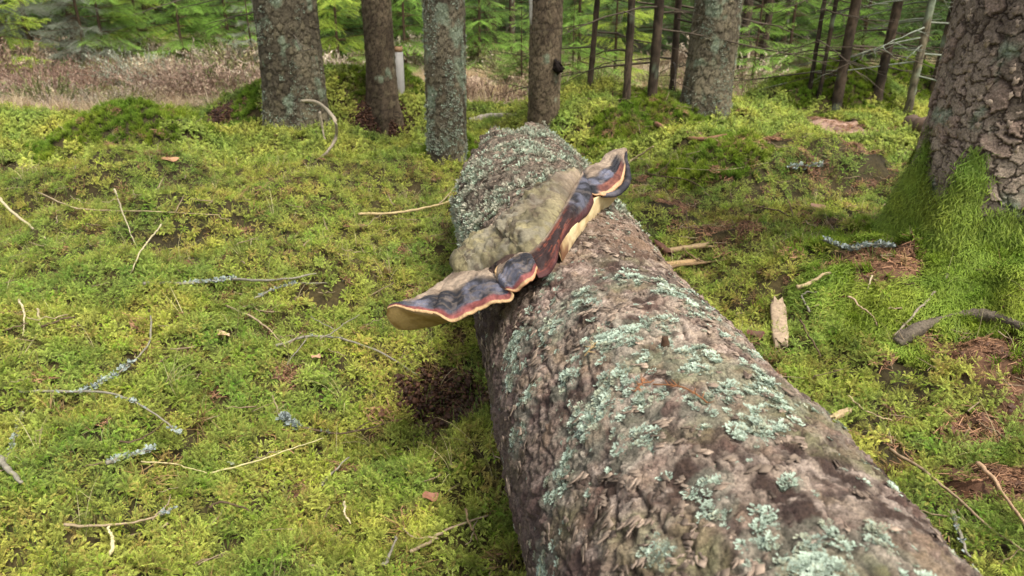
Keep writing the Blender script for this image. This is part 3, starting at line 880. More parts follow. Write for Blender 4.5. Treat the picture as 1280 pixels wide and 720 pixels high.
# ------------------------------------------------------------------ moss carpet
def frond(mb, rg, az, L_, rise, c0, c1, npair=14, side=0.007, droop=0.6, wid=0.0008):
    """an arching feather-moss shoot with paired side branches"""
    k = 6
    ts = np.linspace(0, 1, k)
    bend = rg.uniform(-0.5, 0.5)
    r = L_ * ts
    z = rise * L_ * (ts * 1.7 - droop * 1.35 * ts * ts)
    aa = az + bend * ts
    P = np.stack([r * np.cos(aa), r * np.sin(aa), z + 0.002], 1)
    Sx = np.stack([-np.sin(aa), np.cos(aa), np.zeros(k)], 1) * wid * 0.5
    V_ = np.stack([P - Sx, P + Sx], 1).reshape(-1, 3)
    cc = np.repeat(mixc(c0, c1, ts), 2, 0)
    mb.add(V_, grid_faces(k, 2), None, cc)
    vs_, ts_, cs_ = [], [], []
    for j in range(npair):
        t = (j + 0.7) / npair
        p = np.array([np.interp(t, ts, P[:, q]) for q in range(3)])
        d = np.array([math.cos(az + bend * t), math.sin(az + bend * t), 0.0])
        sl_ = side * math.sin((0.12 + 0.85 * t) * math.pi) ** 0.7 * rg.uniform(0.75, 1.2)
        for sg in (-1, 1):
            a2 = az + bend * t + sg * rg.uniform(0.7, 1.15)
            q = np.array([math.cos(a2), math.sin(a2), rg.uniform(-0.55, 0.35)])
            tip = p + q * sl_
            ww = wid * rg.uniform(0.9, 1.6)
            b = len(vs_)
            m = p + q * sl_ * 0.5 + np.array([0, 0, sl_ * 0.12])
            o_ = d * ww
            vs_ += [p, m + o_, m - o_, tip]
            ts_ += [[b, b + 1, b + 2], [b + 1, b + 3, b + 2]]
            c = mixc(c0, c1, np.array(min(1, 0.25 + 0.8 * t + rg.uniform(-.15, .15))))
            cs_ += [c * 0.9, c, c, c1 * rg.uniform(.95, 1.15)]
    mb.add(np.array(vs_), None, np.array(ts_), np.array(cs_))

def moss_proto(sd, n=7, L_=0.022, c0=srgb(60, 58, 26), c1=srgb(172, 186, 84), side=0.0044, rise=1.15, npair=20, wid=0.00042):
    rg = np.random.default_rng(sd); mb = MB()
    a0 = rg.uniform(0, 6.28)
    for i in range(n):
        frond(mb, rg, a0 + i * 6.28 / n + rg.uniform(-.4, .4), L_ * rg.uniform(0.7, 1.2), rise * rg.uniform(0.4, 1.5), c0, c1, npair, side, rg.uniform(0.3, 1.1), wid)
    return mb.mesh('moss_kind', smooth=False)
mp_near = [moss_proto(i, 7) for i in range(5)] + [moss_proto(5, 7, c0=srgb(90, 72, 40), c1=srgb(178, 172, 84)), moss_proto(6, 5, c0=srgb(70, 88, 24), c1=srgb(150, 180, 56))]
mp_far = [moss_proto(40 + i, 6, 0.022, npair=6, side=0.009, wid=0.0016) for i in range(4)]

def hair_proto(sd, n=26, L_=0.024, c0=srgb(58, 72, 20), c1=srgb(136, 162, 48), spread=0.010, lean=0.5):
    """upright clump of soft pointed moss shoots"""
    rg = np.random.default_rng(sd); mb = MB()
    for i in range(n):
        a = rg.uniform(0, 6.28); r0 = spread * math.sqrt(rg.random()); b = rg.uniform(0, 6.28)
        l = L_ * rg.uniform(0.6, 1.2); le = lean * rg.uniform(0.3, 1.3)
        k = 4; ts = np.linspace(0, 1, k)
        base = np.array([r0 * math.cos(a), r0 * math.sin(a), -0.003])
        d = np.array([math.cos(b), math.sin(b)])
        P = np.stack([base[0] + d[0] * le * l * ts ** 1.6, base[1] + d[1] * le * l * ts ** 1.6, base[2] + l * ts * (1 - .25 * ts * le)], 1)
        wv = np.array([-d[1], d[0], 0]) * 0.0010
        V_ = np.stack([P - wv * (1.25 - ts)[:, None], P + wv * (1.25 - ts)[:, None]], 1).reshape(-1, 3)
        mb.add(V_, grid_faces(k, 2), None, np.repeat(mixc(c0, c1 * rg.uniform(.85, 1.15), ts), 2, 0))
    return mb.mesh('hair_moss_kind', smooth=False)
hp = [hair_proto(60 + i) for i in range(5)]

# distance from the log's footprint and the trees' feet
TREES = [  # base x, y, radius at 0.3 m, lean x per m
    (0, 0, 0, 0)]
def in_log(x, y, pad=0.0):
    s = (x - LP0[0]) * LA[0] + (y - LP0[1]) * LA[1]
    o_ = (x - LP0[0]) * LX[0] + (y - LP0[1]) * LX[1]
    return (np.abs(o_) < 0.165 + pad) & (s < S_END + 0.06 + pad)
def surf_normal(x, y, e=0.02):
    hx = (H(x + e, y) - H(x - e, y)) / (2 * e); hy = (H(x, y + e) - H(x, y - e)) / (2 * e)
    n_ = np.stack([-hx, -hy, np.ones_like(hx)], 1)
    return n_ / np.linalg.norm(n_, axis=1)[:, None]
def in_view(x, y, pad=0.75):
    return np.abs(x) < 0.74 * (y + 0.12) + pad
# deep green cushions of hair moss: x, y, r
HAIR = [(-1.85, 3.55, 0.42), (0.78, 2.82, 0.20), (1.22, 1.72, 0.50), (-1.42, 4.02, .16), (2.05, 4.9, .4), (2.75, 5.3, .35), (0.75, 3.75, 0.3), (-.72, 4.25, .25), (.97, 1.33, .09), (-.3, 3.3, .2), (0.5, 3.5, .2)]
def hair_w(x, y):
    b = np.zeros(np.shape(x))
    for bx, by, r in HAIR:
        d = np.hypot(x - bx, y - by) / r + 0.25 * fbm(x * 9, y * 9, o=2, k=141)
        b = np.maximum(b, 1 - sst(0.8, 1.1, d))
    return b

def moss_points(n, y0, y1, dens_fn=None):
    x = rng.uniform(-1, 1, n) * (0.74 * (y1 + .12) + .75); y = rng.uniform(y0, y1, n)
    k = in_view(x, y) & ~in_log(x, y)
    x, y = x[k], y[k]
    k = (path_d(x, y) > 0.0) & (bog_w(x, y) < 0.45)
    x, y = x[k], y[k]
    bw_ = bare_w(x, y)
    k = rng.random(len(x)) > bw_ * .93
    return x[k], y[k]

def lay_moss(name, x, y, protos, mat, smin, smax, tilt=0.35, lift=0.0):
    z = H(x, y) + lift
    N_ = surf_normal(x, y) + rng.normal(0, tilt, (len(x), 3)) * [1, 1, .3]
    # tufts grow larger on the crests of the carpet
    cr_ = 0.5 + 0.5 * vnoise(x * 34, y * 34, None, 145) * .7 + .3 * vnoise(x * 75, y * 75, None, 146)
    sc = (smin + (smax - smin) * rng.random(len(x)) * (0.4 + 0.6 * cr_))
    return scatter(name, np.stack([x, y, z + 0.016 * cr_ - .004], 1), rot_align(N_, rng.uniform(0, 6.28, len(x))), sc, protos, mat)

def area(y0, y1):
    return 2 * (0.74 * (y1 + .12) + .75) * (y1 - y0)
xs, ys, sc_ = [], [], []
x1, y1 = moss_points(int(area(0.45, 1.7) * 17000), 0.45, 1.7)
x2, y2 = moss_points(int(area(1.7, 3.0) * 9000), 1.7, 3.0)
x, y = np.concatenate([x1, x2]), np.concatenate([y1, y2])
# thin the carpet so soil and litter show through in places
thin = fbm(x * 6, y * 6, o=3, k=147)
pr = 1 - 0.75 * sst(0.25, 0.7, thin) * sst(-.2, .6, x) - 0.35 * sst(0.35, 0.8, thin)
gap = worley(x * 17 + 0.5 * vnoise(x * 13, y * 13, None, 21), y * 17, np.zeros_like(x) + 0.5, 25)[0]
pr = pr * (1 - .85 * sst(.55, .82, gap)) * (1 - .35 * sst(.0, .5, vnoise(x * 48, y * 48, None, 148)))
hw = hair_w(x, y)
k = (rng.random(len(x)) < pr) & (hw < rng.random(len(x)))
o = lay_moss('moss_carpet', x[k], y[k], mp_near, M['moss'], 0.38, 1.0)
tag(o, 'thick yellow-green feathery moss covering the near forest floor', 'moss')
x, y = moss_points(int(area(3.0, 5.9) * 4200), 3.0, 5.9)
k = hair_w(x, y) < rng.random(len(x))
o = lay_moss('moss_carpet', x[k], y[k], mp_far, M['moss'], 0.7, 1.5)
tag(o, 'yellow-green moss covering the farther mounds towards the clearing', 'moss')
x, y = moss_points(int(area(0.8, 5.9) * 5200), 0.8, 5.9)
k = hair_w(x, y) > rng.random(len(x))
o = lay_moss('hair_moss', x[k], y[k], hp, M['hair_moss'], 0.7, 1.4, tilt=0.3)
tag(o, 'deep green soft moss cushions on the mounds and at the tree feet', 'moss')

# ------------------------------------------------------------------ trunks
def bark_trunk(name, base, r0, r1, Ht, lean, cell, amp, pal, flare=0.35, fh=0.18, roots=5, lich=0.3, seed=0, zc=(0.0, 1.6), nz=360, na=200, a0=-math.pi, a1=math.pi, redness=0.0):
    """tapered trunk; plates of bark as relief; returns the empty and the surface function"""
    bx, by, bz = base
    def surf(z, a):
        t = np.clip(z / Ht, 0, 1)
        r = r0 + (r1 - r0) * t
        fl = np.exp(-np.clip(z + 0.04, 0, 9) / fh)
        rt = 0.5 + 0.5 * np.cos(roots * a + seed + 1.2 * np.sin(a * 2 + seed))
        r = r * (1 + flare * fl * (0.45 + 0.9 * rt ** 1.5) + 0.035 * vnoise(np.cos(a) * 1.5 + seed, np.sin(a) * 1.5, z * 3, 151))
        X = np.cos(a) * r0; Y = np.sin(a) * r0; Z = z
        wq = 0.55 * fbm(X / cell * .8, Y / cell * .8, Z / cell * .8 + seed, o=4, k=153, g=.65)
        wz = 0.55 * fbm(X / cell * .8 + 9, Y / cell * .8, Z / cell * .8 + seed, o=4, k=154, g=.65)
        F1, F2, ID, TX, TY = worley(X / cell + wq, Y / cell - wq, Z / (cell * 1.3) + wz + seed, 155)
        e = sst(0.01, 0.13, F2 - F1)
        G1, G2, GI, _, _ = worley(X / cell * 2.4 + wq * 2, Y / cell * 2.4, Z / cell * 2.1 + seed + wz * 2, 159)
        e2 = sst(0.0, 0.22, G2 - G1)
        fine = fbm(X / cell * 3, Y / cell * 3, Z / cell * 3, o=3, k=163)
        d = amp * (e * (0.40 + 0.50 * ID + 0.75 * TY * (0.3 + ID)) + 0.16 * e2 * GI + 0.13 * fine)
        r = r + d
        lx = lean[0] * z; ly = lean[1] * z
        P = np.stack([bx + np.cos(a) * r + lx, by + np.sin(a) * r + ly, bz + z], -1)
        tone = fbm(X * 9, Y * 9, Z * 6 + seed, o=4, k=165)
        c = mixc(pal[0], pal[1], np.clip(0.5 + .8 * tone + .5 * (ID - .5), 0, 1))
        c = mixc(c, pal[2], sst(0.6, 0.9, ID) * 0.5)
        c = mixc(c, pal[3], (1 - e) * 0.75)
        lw = sst(0.1, 0.5, fbm(X * 16, Y * 16, Z * 12 + seed * 3, o=4, k=167) - 0.5 + lich)
        c = mixc(c, mixc(srgb(112, 122, 96), srgb(148, 160, 136), np.clip(.5 + fine, 0, 1)), lw * 0.75)
        # knots
        return P, c
    zz = np.concatenate([np.linspace(-0.15, zc[1], nz), np.linspace(zc[1], Ht, 40)[1:]])
    aa = np.linspace(a0, a1, na, endpoint=False)
    A_, Z_ = np.meshgrid(aa, zz)
    P, c = surf(Z_, A_)
    me = mesh_np('trunk', P.reshape(-1, 3), grid_faces(len(zz), na, True), c.reshape(-1, 3))
    return me, surf

PAL_GREY = [srgb(80, 72, 58), srgb(128, 118, 96), srgb(108, 98, 74), srgb(50, 42, 34)]
PAL_DARK = [srgb(50, 42, 34), srgb(86, 72, 58), srgb(70, 60, 46), srgb(34, 28, 22)]
PAL_BRN = [srgb(80, 68, 54), srgb(124, 108, 86), srgb(102, 92, 70), srgb(46, 38, 30)]
PAL_RED = [srgb(106, 93, 80), srgb(168, 150, 130), srgb(140, 114, 100), srgb(44, 32, 28)]

def dead_twigs(mb, rg, base, r, z0, z1, n, Lr, col, lean=(0, 0), rad=0.004, sub=3, droop=0.2):
    for i in range(n):
        z = rg.uniform(z0, z1); a = rg.uniform(0, 6.28); l = rg.uniform(*Lr)
        k = 7; ts = np.linspace(0, 1, k)
        d = np.array([math.cos(a), math.sin(a), 0])
        P = np.array(base) + np.array([lean[0] * z, lean[1] * z, z]) + d * (r * .7) + d * l * ts[:, None] + np.array([0, 0, 1]) * (-droop * l * ts ** 1.5)[:, None] + np.cumsum(rg.normal(0, .012 * l, (k, 3)), 0)
        mb.tube(P, rad * (1.15 - ts), col * rg.uniform(.7, 1.3), 4, 0.15, cap=False)
        for j in range(sub):
            t = rg.uniform(.25, .95); p = P[int(t * (k - 1))]; a2 = a + rg.choice([-1, 1]) * rg.uniform(.5, 1.1)
            l2 = l * rg.uniform(.2, .45); d2 = np.array([math.cos(a2), math.sin(a2), rg.uniform(-.5, .2)])
            P2 = p + d2 * l2 * np.linspace(0, 1, 4)[:, None] + np.cumsum(rg.normal(0, .01 * l, (4, 3)), 0)
            mb.tube(P2, rad * .5 * (1.15 - np.linspace(0, 1, 4)), col * rg.uniform(.7, 1.3), 3, 0, cap=False)

SPRIGS = []
def spruce_spray(mb, rg, p0, az, L_, droop, tilt, c0, c1, step=0.013, nl=0.026, wl=0.0058, tw=0.028):
    """one spruce branch: stem, alternate side twigs, needles along each"""
    k = 9; ts = np.linspace(0, 1, k)
    d = np.array([math.cos(az), math.sin(az), 0]); s_ = np.array([-d[1], d[0], 0])
    ax = p0 + d * (L_ * ts)[:, None] + np.array([0, 0, 1.0]) * (L_ * (tilt * ts - droop * ts ** 1.6 + droop * .55 * ts ** 3.2))[:, None]
    mb.tube(ax, 0.006 * (L_ / .8) * (1.1 - ts), srgb(96, 74, 52), 4, 0, cap=False)
    segs = []
    nt_ = int(L_ / tw)
    for j in range(nt_):
        t = 0.12 + 0.88 * (j + .5) / nt_
        p = np.array([np.interp(t, ts, ax[:, q]) for q in range(3)])
        for sg in (-1, 1):
            if rg.random() < 0.12: continue
            l2 = L_ * 0.42 * (1 - t) ** 0.75 * rg.uniform(.75, 1.1) + 0.035
            a2 = rg.uniform(.75, 1.05)
            q = d * math.cos(a2) + s_ * sg * math.sin(a2) + np.array([0, 0, rg.uniform(-.35, -.02)])
            segs.append((p, q / np.linalg.norm(q), l2, t))
    segs.append((ax[-2], d, L_ / 8 + .03, 1.0))
    vv, tt_, cc = [], [], []
    for p, q, l2, t in segs:
        m = max(3, int(l2 / step))
        u = (np.arange(m) + .5) / m
        base_ = p + q * (l2 * u)[:, None]
        base_[:, 2] -= 0.25 * l2 * u ** 2
        side = np.cross(q, [0, 0, 1.0]); side /= np.linalg.norm(side) + 1e-9
        upn = np.cross(side, q)
        for sg, el in ((1, .15), (-1, .15), (1, .9), (-1, .9))[: 4]:
            if el > .5 and rg.random() < .35: continue
            e1 = el + rg.normal(0, .2, m)
            dirs = side * (sg * np.cos(e1))[:, None] + upn * np.sin(e1)[:, None] + q * 0.75
            dirs /= np.linalg.norm(dirs, axis=1)[:, None]
            tip = base_ + dirs * (nl * rg.uniform(.7, 1.1, m))[:, None]
            b = sum(len(z_) for z_ in vv)
            w_ = q * wl * .5
            V_ = np.stack([base_ - w_, base_ + w_, tip], 1).reshape(-1, 3)
            vv.append(V_)
            tt_.append(np.arange(3 * m).reshape(m, 3) + b)
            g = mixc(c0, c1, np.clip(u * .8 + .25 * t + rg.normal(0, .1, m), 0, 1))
            cc.append(np.repeat(g, 3, 0))
    mb.add(np.vstack(vv), None, np.vstack(tt_), np.vstack(cc))

def spruce_crown(sd, Ht, Rb, z0, c0, c1, step=0.016, whorl=0.17, per=6, keep=1.0, **kw):
    rg = np.random.default_rng(sd); mb = MB()
    z = z0
    while z < Ht * 0.97:
        f = 1 - (z / Ht)
        for i in range(per):
            if rg.random() > keep: continue
            az = rg.uniform(0, 6.28)
            L_ = Rb * (f ** 0.8) * rg.uniform(.65, 1.1) + 0.08
            spruce_spray(mb, rg, np.array([0, 0, z + rg.uniform(-.05, .05)]), az, L_, rg.uniform(.2, .5), rg.uniform(-.05, .35), c0 * rg.uniform(.85, 1.1), c1 * rg.uniform(.85, 1.15), step, **kw)
        if z > 1.4: step = max(step, 0.034)
        z += whorl * (1 if z < 1.3 else 2.0)
    return mb.mesh('crown', smooth=False)

# ------------------------------------------------------------------ the six near trees
def near_tree(px, py, r0, r1, lean, cell, amp, pal, label, group, seed, Ht=7.0, dz=0.0, base=None, twigs=0, **kw):
    g = ground_hit(px, py) if base is None else np.array([base[0], base[1], float(H(base[0], base[1]))])
    t = empty('spruce_tree', tuple(g), label, 'tree', group)
    me, surf = bark_trunk('trunk', tuple(g), r0, r1, Ht, lean, cell, amp, pal, seed=seed, **kw)
    child(new_obj('trunk', me, M['bark']), t)
    if twigs:
        mb = MB(); rg = np.random.default_rng(seed + 500)
        dead_twigs(mb, rg, g, r0 * .95, 0.35, 2.6, twigs, (.25, .7), srgb(92, 84, 72), lean)
        tag(child(mb.build('dead_branches', M['farbark']), t), kind='stuff')
    # the living crown far above the frame
    mb = MB(); rg = np.random.default_rng(seed + 900)
    for i in range(26):
        z = rg.uniform(4.6, 7.0)
        spruce_spray(mb, rg, g + np.array([lean[0] * z, lean[1] * z, z]), rg.uniform(0, 6.28), rg.uniform(.5, 1.1) * (8.2 - z) / 3, .4, .1, srgb(48, 70, 26), srgb(84, 112, 40), 0.06, .05, .02, .09)
    child(mb.build('crown', M['needle']), t)
    return t, g, surf
GT = 'spruces standing round the fallen log'
T1 = near_tree(374, 158, 0.147, 0.128, (-0.005, 0), 0.028, 0.006, PAL_GREY, 'stout grey-barked spruce at the left with broad foot in moss', GT, 1, flare=.22, fh=.16, twigs=14)
T2 = near_tree(480, 133, 0.072, 0.065, (-0.012, 0), 0.022, 0.004, PAL_BRN, 'slim brown spruce trunk on a mossy mound beside the white post', GT, 2, flare=.55, fh=.10, nz=240, na=130, lich=.1)
T3 = near_tree(559, 193, 0.083, 0.076, (0.01, 0), 0.020, 0.004, PAL_GREY, 'slim spruce trunk with green-grey lichen patches nearest left of the log end', GT, 3, flare=.10, fh=.08, nz=420, na=200, lich=.5)
T4 = near_tree(679, 158, 0.076, 0.071, (0.012, 0), 0.024, 0.004, PAL_BRN, 'spruce trunk with pale stripe and dark knot behind the log end', GT, 4, flare=.05, nz=280, na=160, lich=.15)
T5 = near_tree(881, 141, 0.112, 0.097, (0.03, 0), 0.028, 0.005, PAL_GREY, 'leaning grey spruce trunk with flared roots on a mossy ridge', GT, 5, flare=.30, fh=.15, nz=320, na=180, lich=.3)
TX_, TY_ = 1.225, 1.78
T6 = near_tree(0, 0, 0.200, 0.185, (0.0, 0), 0.033, 0.0080, PAL_RED, 'big spruce at the right edge with thick reddish scaly bark and mossy foot', GT, 6, base=(TX_, TY_), flare=.20, fh=.14, nz=600, na=620, zc=(0, 1.25), lich=.32)
# pale stripe and knot on the fourth trunk
g4 = T4[1]
def on_trunk(surf, g, px, py):
    """outer point of a trunk seen at a pixel: march the ray to the trunk's radius"""
    d = ray(px, py)
    for t in np.linspace(1.0, 6, 1400):
        p = ORI + d * t
        a = math.atan2(p[1] - g[1], p[0] - g[0])
        P, _ = surf(np.array([p[2] - g[2]]), np.array([a]))
        ax = np.array([g[0], g[1]])
        if np.hypot(*(p[:2] - ax)) <= np.hypot(*(P[0, :2] - ax)):
            return p, a, p[2] - g[2]
    return None
mb = MB()
zz = np.linspace(0.48, 1.6, 30); a4 = math.pi * 1.12
Pp, _ = T4[2](zz, np.full(30, a4))
mb.tube(Pp + np.array([-.002, -.004, 0]), 0.009 + 0.002 * np.sin(zz * 23), srgb(170, 166, 152), 8, .06)
child(mb.build('pale_stripe', M['wood']), T4[0])
mb = MB()
k4 = on_trunk(T4[2], g4, 696, 85)
if k4:
    for i in range(7):
        mb.tube([k4[0] + rng.normal(0, .006, 3) + [0.004, -.004, -.02], k4[0] + rng.normal(0, .01, 3) + [.012, -.016, 0.0], k4[0] + rng.normal(0, .01, 3) + [.006, -.008, .03]], [.008, .014, .006], srgb(34, 26, 22), 7, .2)
    child(mb.build('dark_knot', M['farbark']), T4[0])

# lichen tufts on the trunks
def trunk_lichen(T, n, zr, ar, sc, protos, freq=16, thr=0.1, nm='lichen', cull=None):
    z = rng.uniform(zr[0], zr[1], n); a = rng.uniform(ar[0], ar[1], n)
    m = fbm(np.cos(a) * 3, np.sin(a) * 3, z * freq, o=3, k=171)
    k = m > thr
    if cull is not None: k &= cull(z, a)
    z, a = z[k], a[k]
    P, _ = T[2](z, a)
    N_ = np.stack([np.cos(a), np.sin(a), 0.15 + 0 * a], 1)
    o = scatter(nm, P - N_ * .001, rot_align(N_ + rng.normal(0, .2, N_.shape), rng.uniform(0, 6.28, len(P))), rng.uniform(sc * .5, sc, len(P)), protos, M['lichen'], T[0])
    tag(o, kind='stuff')
front = (math.pi * 1.02, math.pi * 1.98)
trunk_lichen(T3, 2600, (0.02, 1.0), front, 0.8, LPr, 6, 0.05)
trunk_lichen(T6, 2600, (0.25, 1.1), (math.pi * .98, math.pi * 1.6), 0.75, LPr[3:] + LPm[:2], 4, 0.42)
trunk_lichen(T1, 2500, (0.0, 1.0), front, 0.7, LPr, 7, 0.15)
trunk_lichen(T5, 2500, (0.0, 1.0), front, 0.7, LPr, 7, 0.10)

# flaking bark scales on the big right-hand trunk
def scale_proto(sd):
    rg = np.random.default_rng(sd); mb = MB()
    n_ = 13; a = np.arange(n_) / n_ * 6.28; r = 0.010 * rg.uniform(.55, 1.35, n_)
    V_ = np.stack([np.cos(a) * r, np.sin(a) * r * 1.2, 0.0012 + 0.16 * np.clip(-np.sin(a), 0, 1) * r], 1)
    top = np.vstack([V_, [0, 0, 0.0018]]); low = V_ - [0, 0, .002]
    T = np.array([[n_, j, (j + 1) % n_] for j in range(n_)])
    Q = np.array([[j, n_ + 1 + j, n_ + 1 + (j + 1) % n_, (j + 1) % n_] for j in range(n_)])
    mb.add(np.vstack([top, low]), Q, T, mixc(srgb(104, 88, 74), srgb(158, 140, 120), np.array(rg.random())))
    return mb.mesh('scale_kind', smooth=False)
n = 600
z = rng.uniform(0.2, 1.15, n); a = rng.uniform(math.pi * .95, math.pi * 1.75, n)
P, _ = T6[2](z, a); N_ = np.stack([np.cos(a), np.sin(a), 0 * a], 1)
R = np.stack([np.stack([-np.sin(a), np.cos(a), 0 * a], 1), np.tile([0, 0, 1.0], (n, 1)), N_], -1)
o = scatter('bark_scales', P - N_ * .001, euler_from(R) + rng.normal(0, .12, (n, 3)), rng.uniform(.35, .9, n), [scale_proto(i) for i in range(6)], M['flake'], T6[0])
tag(o, kind='stuff')

# moss on the right-hand trunk's foot: long hanging shoots
def hang_proto(sd):
    rg = np.random.default_rng(sd); mb = MB()
    for i in range(34):
        l = rg.uniform(.006, .013); x0, y0 = rg.normal(0, .009, 2); k = 5; ts = np.linspace(0, 1, k)
        sw = rg.normal(0, .7)
        # +Z out of the bark, -Y downhill
        P = np.stack([x0 + sw * l * ts ** 1.4, y0 - l * (ts ** 1.3) * .9, .002 + l * .55 * np.sin(ts * 2.2) * rg.uniform(.6, 1.2)], 1)
        wv = np.array([.0008, 0, 0])
        V_ = np.stack([P - wv * (1.2 - ts)[:, None], P + wv * (1.2 - ts)[:, None]], 1).reshape(-1, 3)
        mb.add(V_, grid_faces(k, 2), None, np.repeat(mixc(srgb(68, 82, 26), srgb(166, 190, 74) * rg.uniform(.8, 1.2), ts), 2, 0))
    return mb.mesh('hanging_moss_kind', smooth=False)
HG = [hang_proto(200 + i) for i in range(5)]
n = 15000
z = rng.uniform(-0.06, 0.30, n); a = rng.uniform(math.pi * .75, math.pi * 2.05, n)
top = 0.075 + 0.07 * vnoise(a * 4, 0 * a, None, 175) + 0.05 * vnoise(a * 11, 0 * a, None, 176) + .05 * np.exp(-((a - math.pi * 1.62) / .3) ** 2)
top = top + rng.normal(0, .022, n)
k = (z < top) & (rng.random(n) < .45 + .55 * sst(-.4, .2, fbm(a * 6, z * 22, None, 3, 180)))
z, a = z[k], a[k]
P, _ = T6[2](z, a)
e_ = 0.03
Pu, _ = T6[2](z + e_, a); Pa, _ = T6[2](z, a + 0.12)
U_ = Pu - P; U_ /= np.linalg.norm(U_, axis=1)[:, None]
Tn = Pa - P; Tn /= np.linalg.norm(Tn, axis=1)[:, None]
N_ = np.cross(Tn, U_); N_ /= np.linalg.norm(N_, axis=1)[:, None]
T_2 = np.cross(U_, N_)
yw = rng.normal(0, .35, len(z)); c_, s2 = np.cos(yw)[:, None], np.sin(yw)[:, None]
R = np.stack([T_2 * c_ + U_ * s2, U_ * c_ - T_2 * s2, N_], -1)
o = scatter('moss', P + N_ * (.010 * sst(-.3, .6, fbm(a * 14, z * 60, None, 3, 178)))[:, None], euler_from(R), rng.uniform(.6, 1.6, len(z)), HG, M['hair_moss'], T6[0])
tag(o, kind='stuff')
# the same moss spreading over the mound below the trunk
n = 26000
x = TX_ + rng.normal(0, .32, n); y = TY_ - 0.12 + rng.normal(0, .26, n)
w_ = np.hypot((x - 1.15) / .42, (y - 1.62) / .40) + .25 * fbm(x * 8, y * 8, o=2, k=177)
k = (w_ < 1) & (bare_w(x, y) < .3)
x, y = x[k], y[k]
N_ = surf_normal(x, y) + rng.normal(0, .12, (len(x), 3)); N_ /= np.linalg.norm(N_, axis=1)[:, None]
away = np.stack([x - TX_, y - TY_, 0 * x], 1); away += rng.normal(0, .12, away.shape)
U_ = -(away - N_ * (away * N_).sum(1)[:, None]); U_ /= np.linalg.norm(U_, axis=1)[:, None]
R = np.stack([np.cross(U_, N_), U_, N_], -1)
o = scatter('root_moss', np.stack([x, y, H(x, y) + .002 + .012 * sst(-.3, .6, fbm(x * 26, y * 26, None, 3, 179))], 1), euler_from(R), rng.uniform(.6, 1.6, len(x)), HG, M['hair_moss'])
tag(o, 'bright green combed moss flowing down the mound below the right tree', 'moss')
# exposed root below the mound
rp = [ground_hit(a_, b_) for a_, b_ in ((1118, 440), (1140, 424), (1170, 411), (1205, 405), (1240, 408), (1275, 420), (1300, 436))]
mb = MB()
rp = np.array(rp); tq = np.linspace(0, 6, 40)
mb.tube(cr(rp, tq) + [0, 0, .020], .011 + .004 * np.sin(tq * 2.1), srgb(104, 94, 80), 14, .16)
child(mb.build('root', M['bark']), T6[0])

# ------------------------------------------------------------------ background: thin trunks of the darker wood
def far_trunk(px, py, d_px, label, seed, lean=(0, 0), pal=PAL_BRN, twigs=26, grey=False):
    g = ground_hit(px, py)
    dist = g[1]
    r = d_px / 2 / FPX * dist * (.78 if px > 700 else 1)
    t = empty('thin_spruce', tuple(g), label, 'tree', 'thin trunks in the wood behind')
    me, surf = bark_trunk('trunk', tuple(g), r, r * .8, 6.0, lean, .04, .004, pal, nz=60, na=18, flare=.3, fh=.08, seed=seed, lich=.45 if grey else .1)
    child(new_obj('trunk', me, M['farbark']), t)
    mb = MB(); rg = np.random.default_rng(seed + 40)
    dead_twigs(mb, rg, g, r, 0.15, 2.4, twigs, (.25, .9), srgb(84, 74, 62) if not grey else srgb(128, 132, 116), lean, .005, 5)
    tag(child(mb.build('dead_branches', M['farbark']), t), kind='stuff')
    return t
FT = [(783, 124, 10, 'thin dark trunk left of a pair, in front of bright spruce boughs', 11, (0, 0)),
      (815, 122, 13, 'dark trunk of a close pair left of the leaning trunk', 12, (0.01, 0)),
      (840, 120, 9, 'thinner reddish trunk of a close pair left of the leaning trunk', 13, (-.01, 0)),
      (737, 112, 7, 'very thin trunk half hidden by bright boughs', 14, (.05, 0)),
      (923, 118, 13, 'dark bare trunk just right of the leaning grey trunk', 15, (0, 0)),
      (948, 112, 10, 'shorter-looking dark trunk second to the right of the leaning trunk', 16, (.02, 0)),
      (1012, 112, 5, 'first of two very thin straight stems before the pale clearing', 17, (.02, 0)),
      (1024, 118, 5, 'second of two very thin straight stems before the pale clearing', 18, (.03, 0)),
      (1045, 133, 14, 'dark upright trunk left of the leaning reddish one', 19, (.03, 0)),
      (1096, 122, 13, 'dark reddish leaning trunk between two mossy mounds', 20, (.045, 0)),
      (1134, 143, 10, 'grey lichen-covered dead trunk with drooping twigs', 21, (.02, 0)),
      (1166, 118, 12, 'dark trunk close behind the big right-hand spruce', 22, (.04, 0)),
      (86, 62, 22, 'thick very dark trunk in the upper left background', 23, (0, 0)),
      (560, 88, 8, 'dark trunk behind the lichen-patched spruce', 24, (0, 0)),
      (610, 78, 9, 'dark trunk deep in the wood above the brown bush', 25, (0, 0)),
      (640, 82, 7, 'slim trunk deep in the wood left of the striped spruce', 26, (0, 0)),
      (975, 86, 8, 'far slim trunk above the pale litter right of centre', 27, (0, 0)),
      (893, 96, 8, 'far trunk behind the leaning grey spruce', 28, (0, 0)),
      (145, 60, 10, 'pale slim trunk among bright boughs in the upper left', 29, (0, 0))]
for px, py, dpx, lb, sd_, ln in FT:
    far_trunk(px, py, dpx, lb, sd_, ln, grey=(sd_ == 21), pal=PAL_GREY if sd_ in (21, 29) else PAL_DARK, twigs=60 if sd_ == 21 else 26)

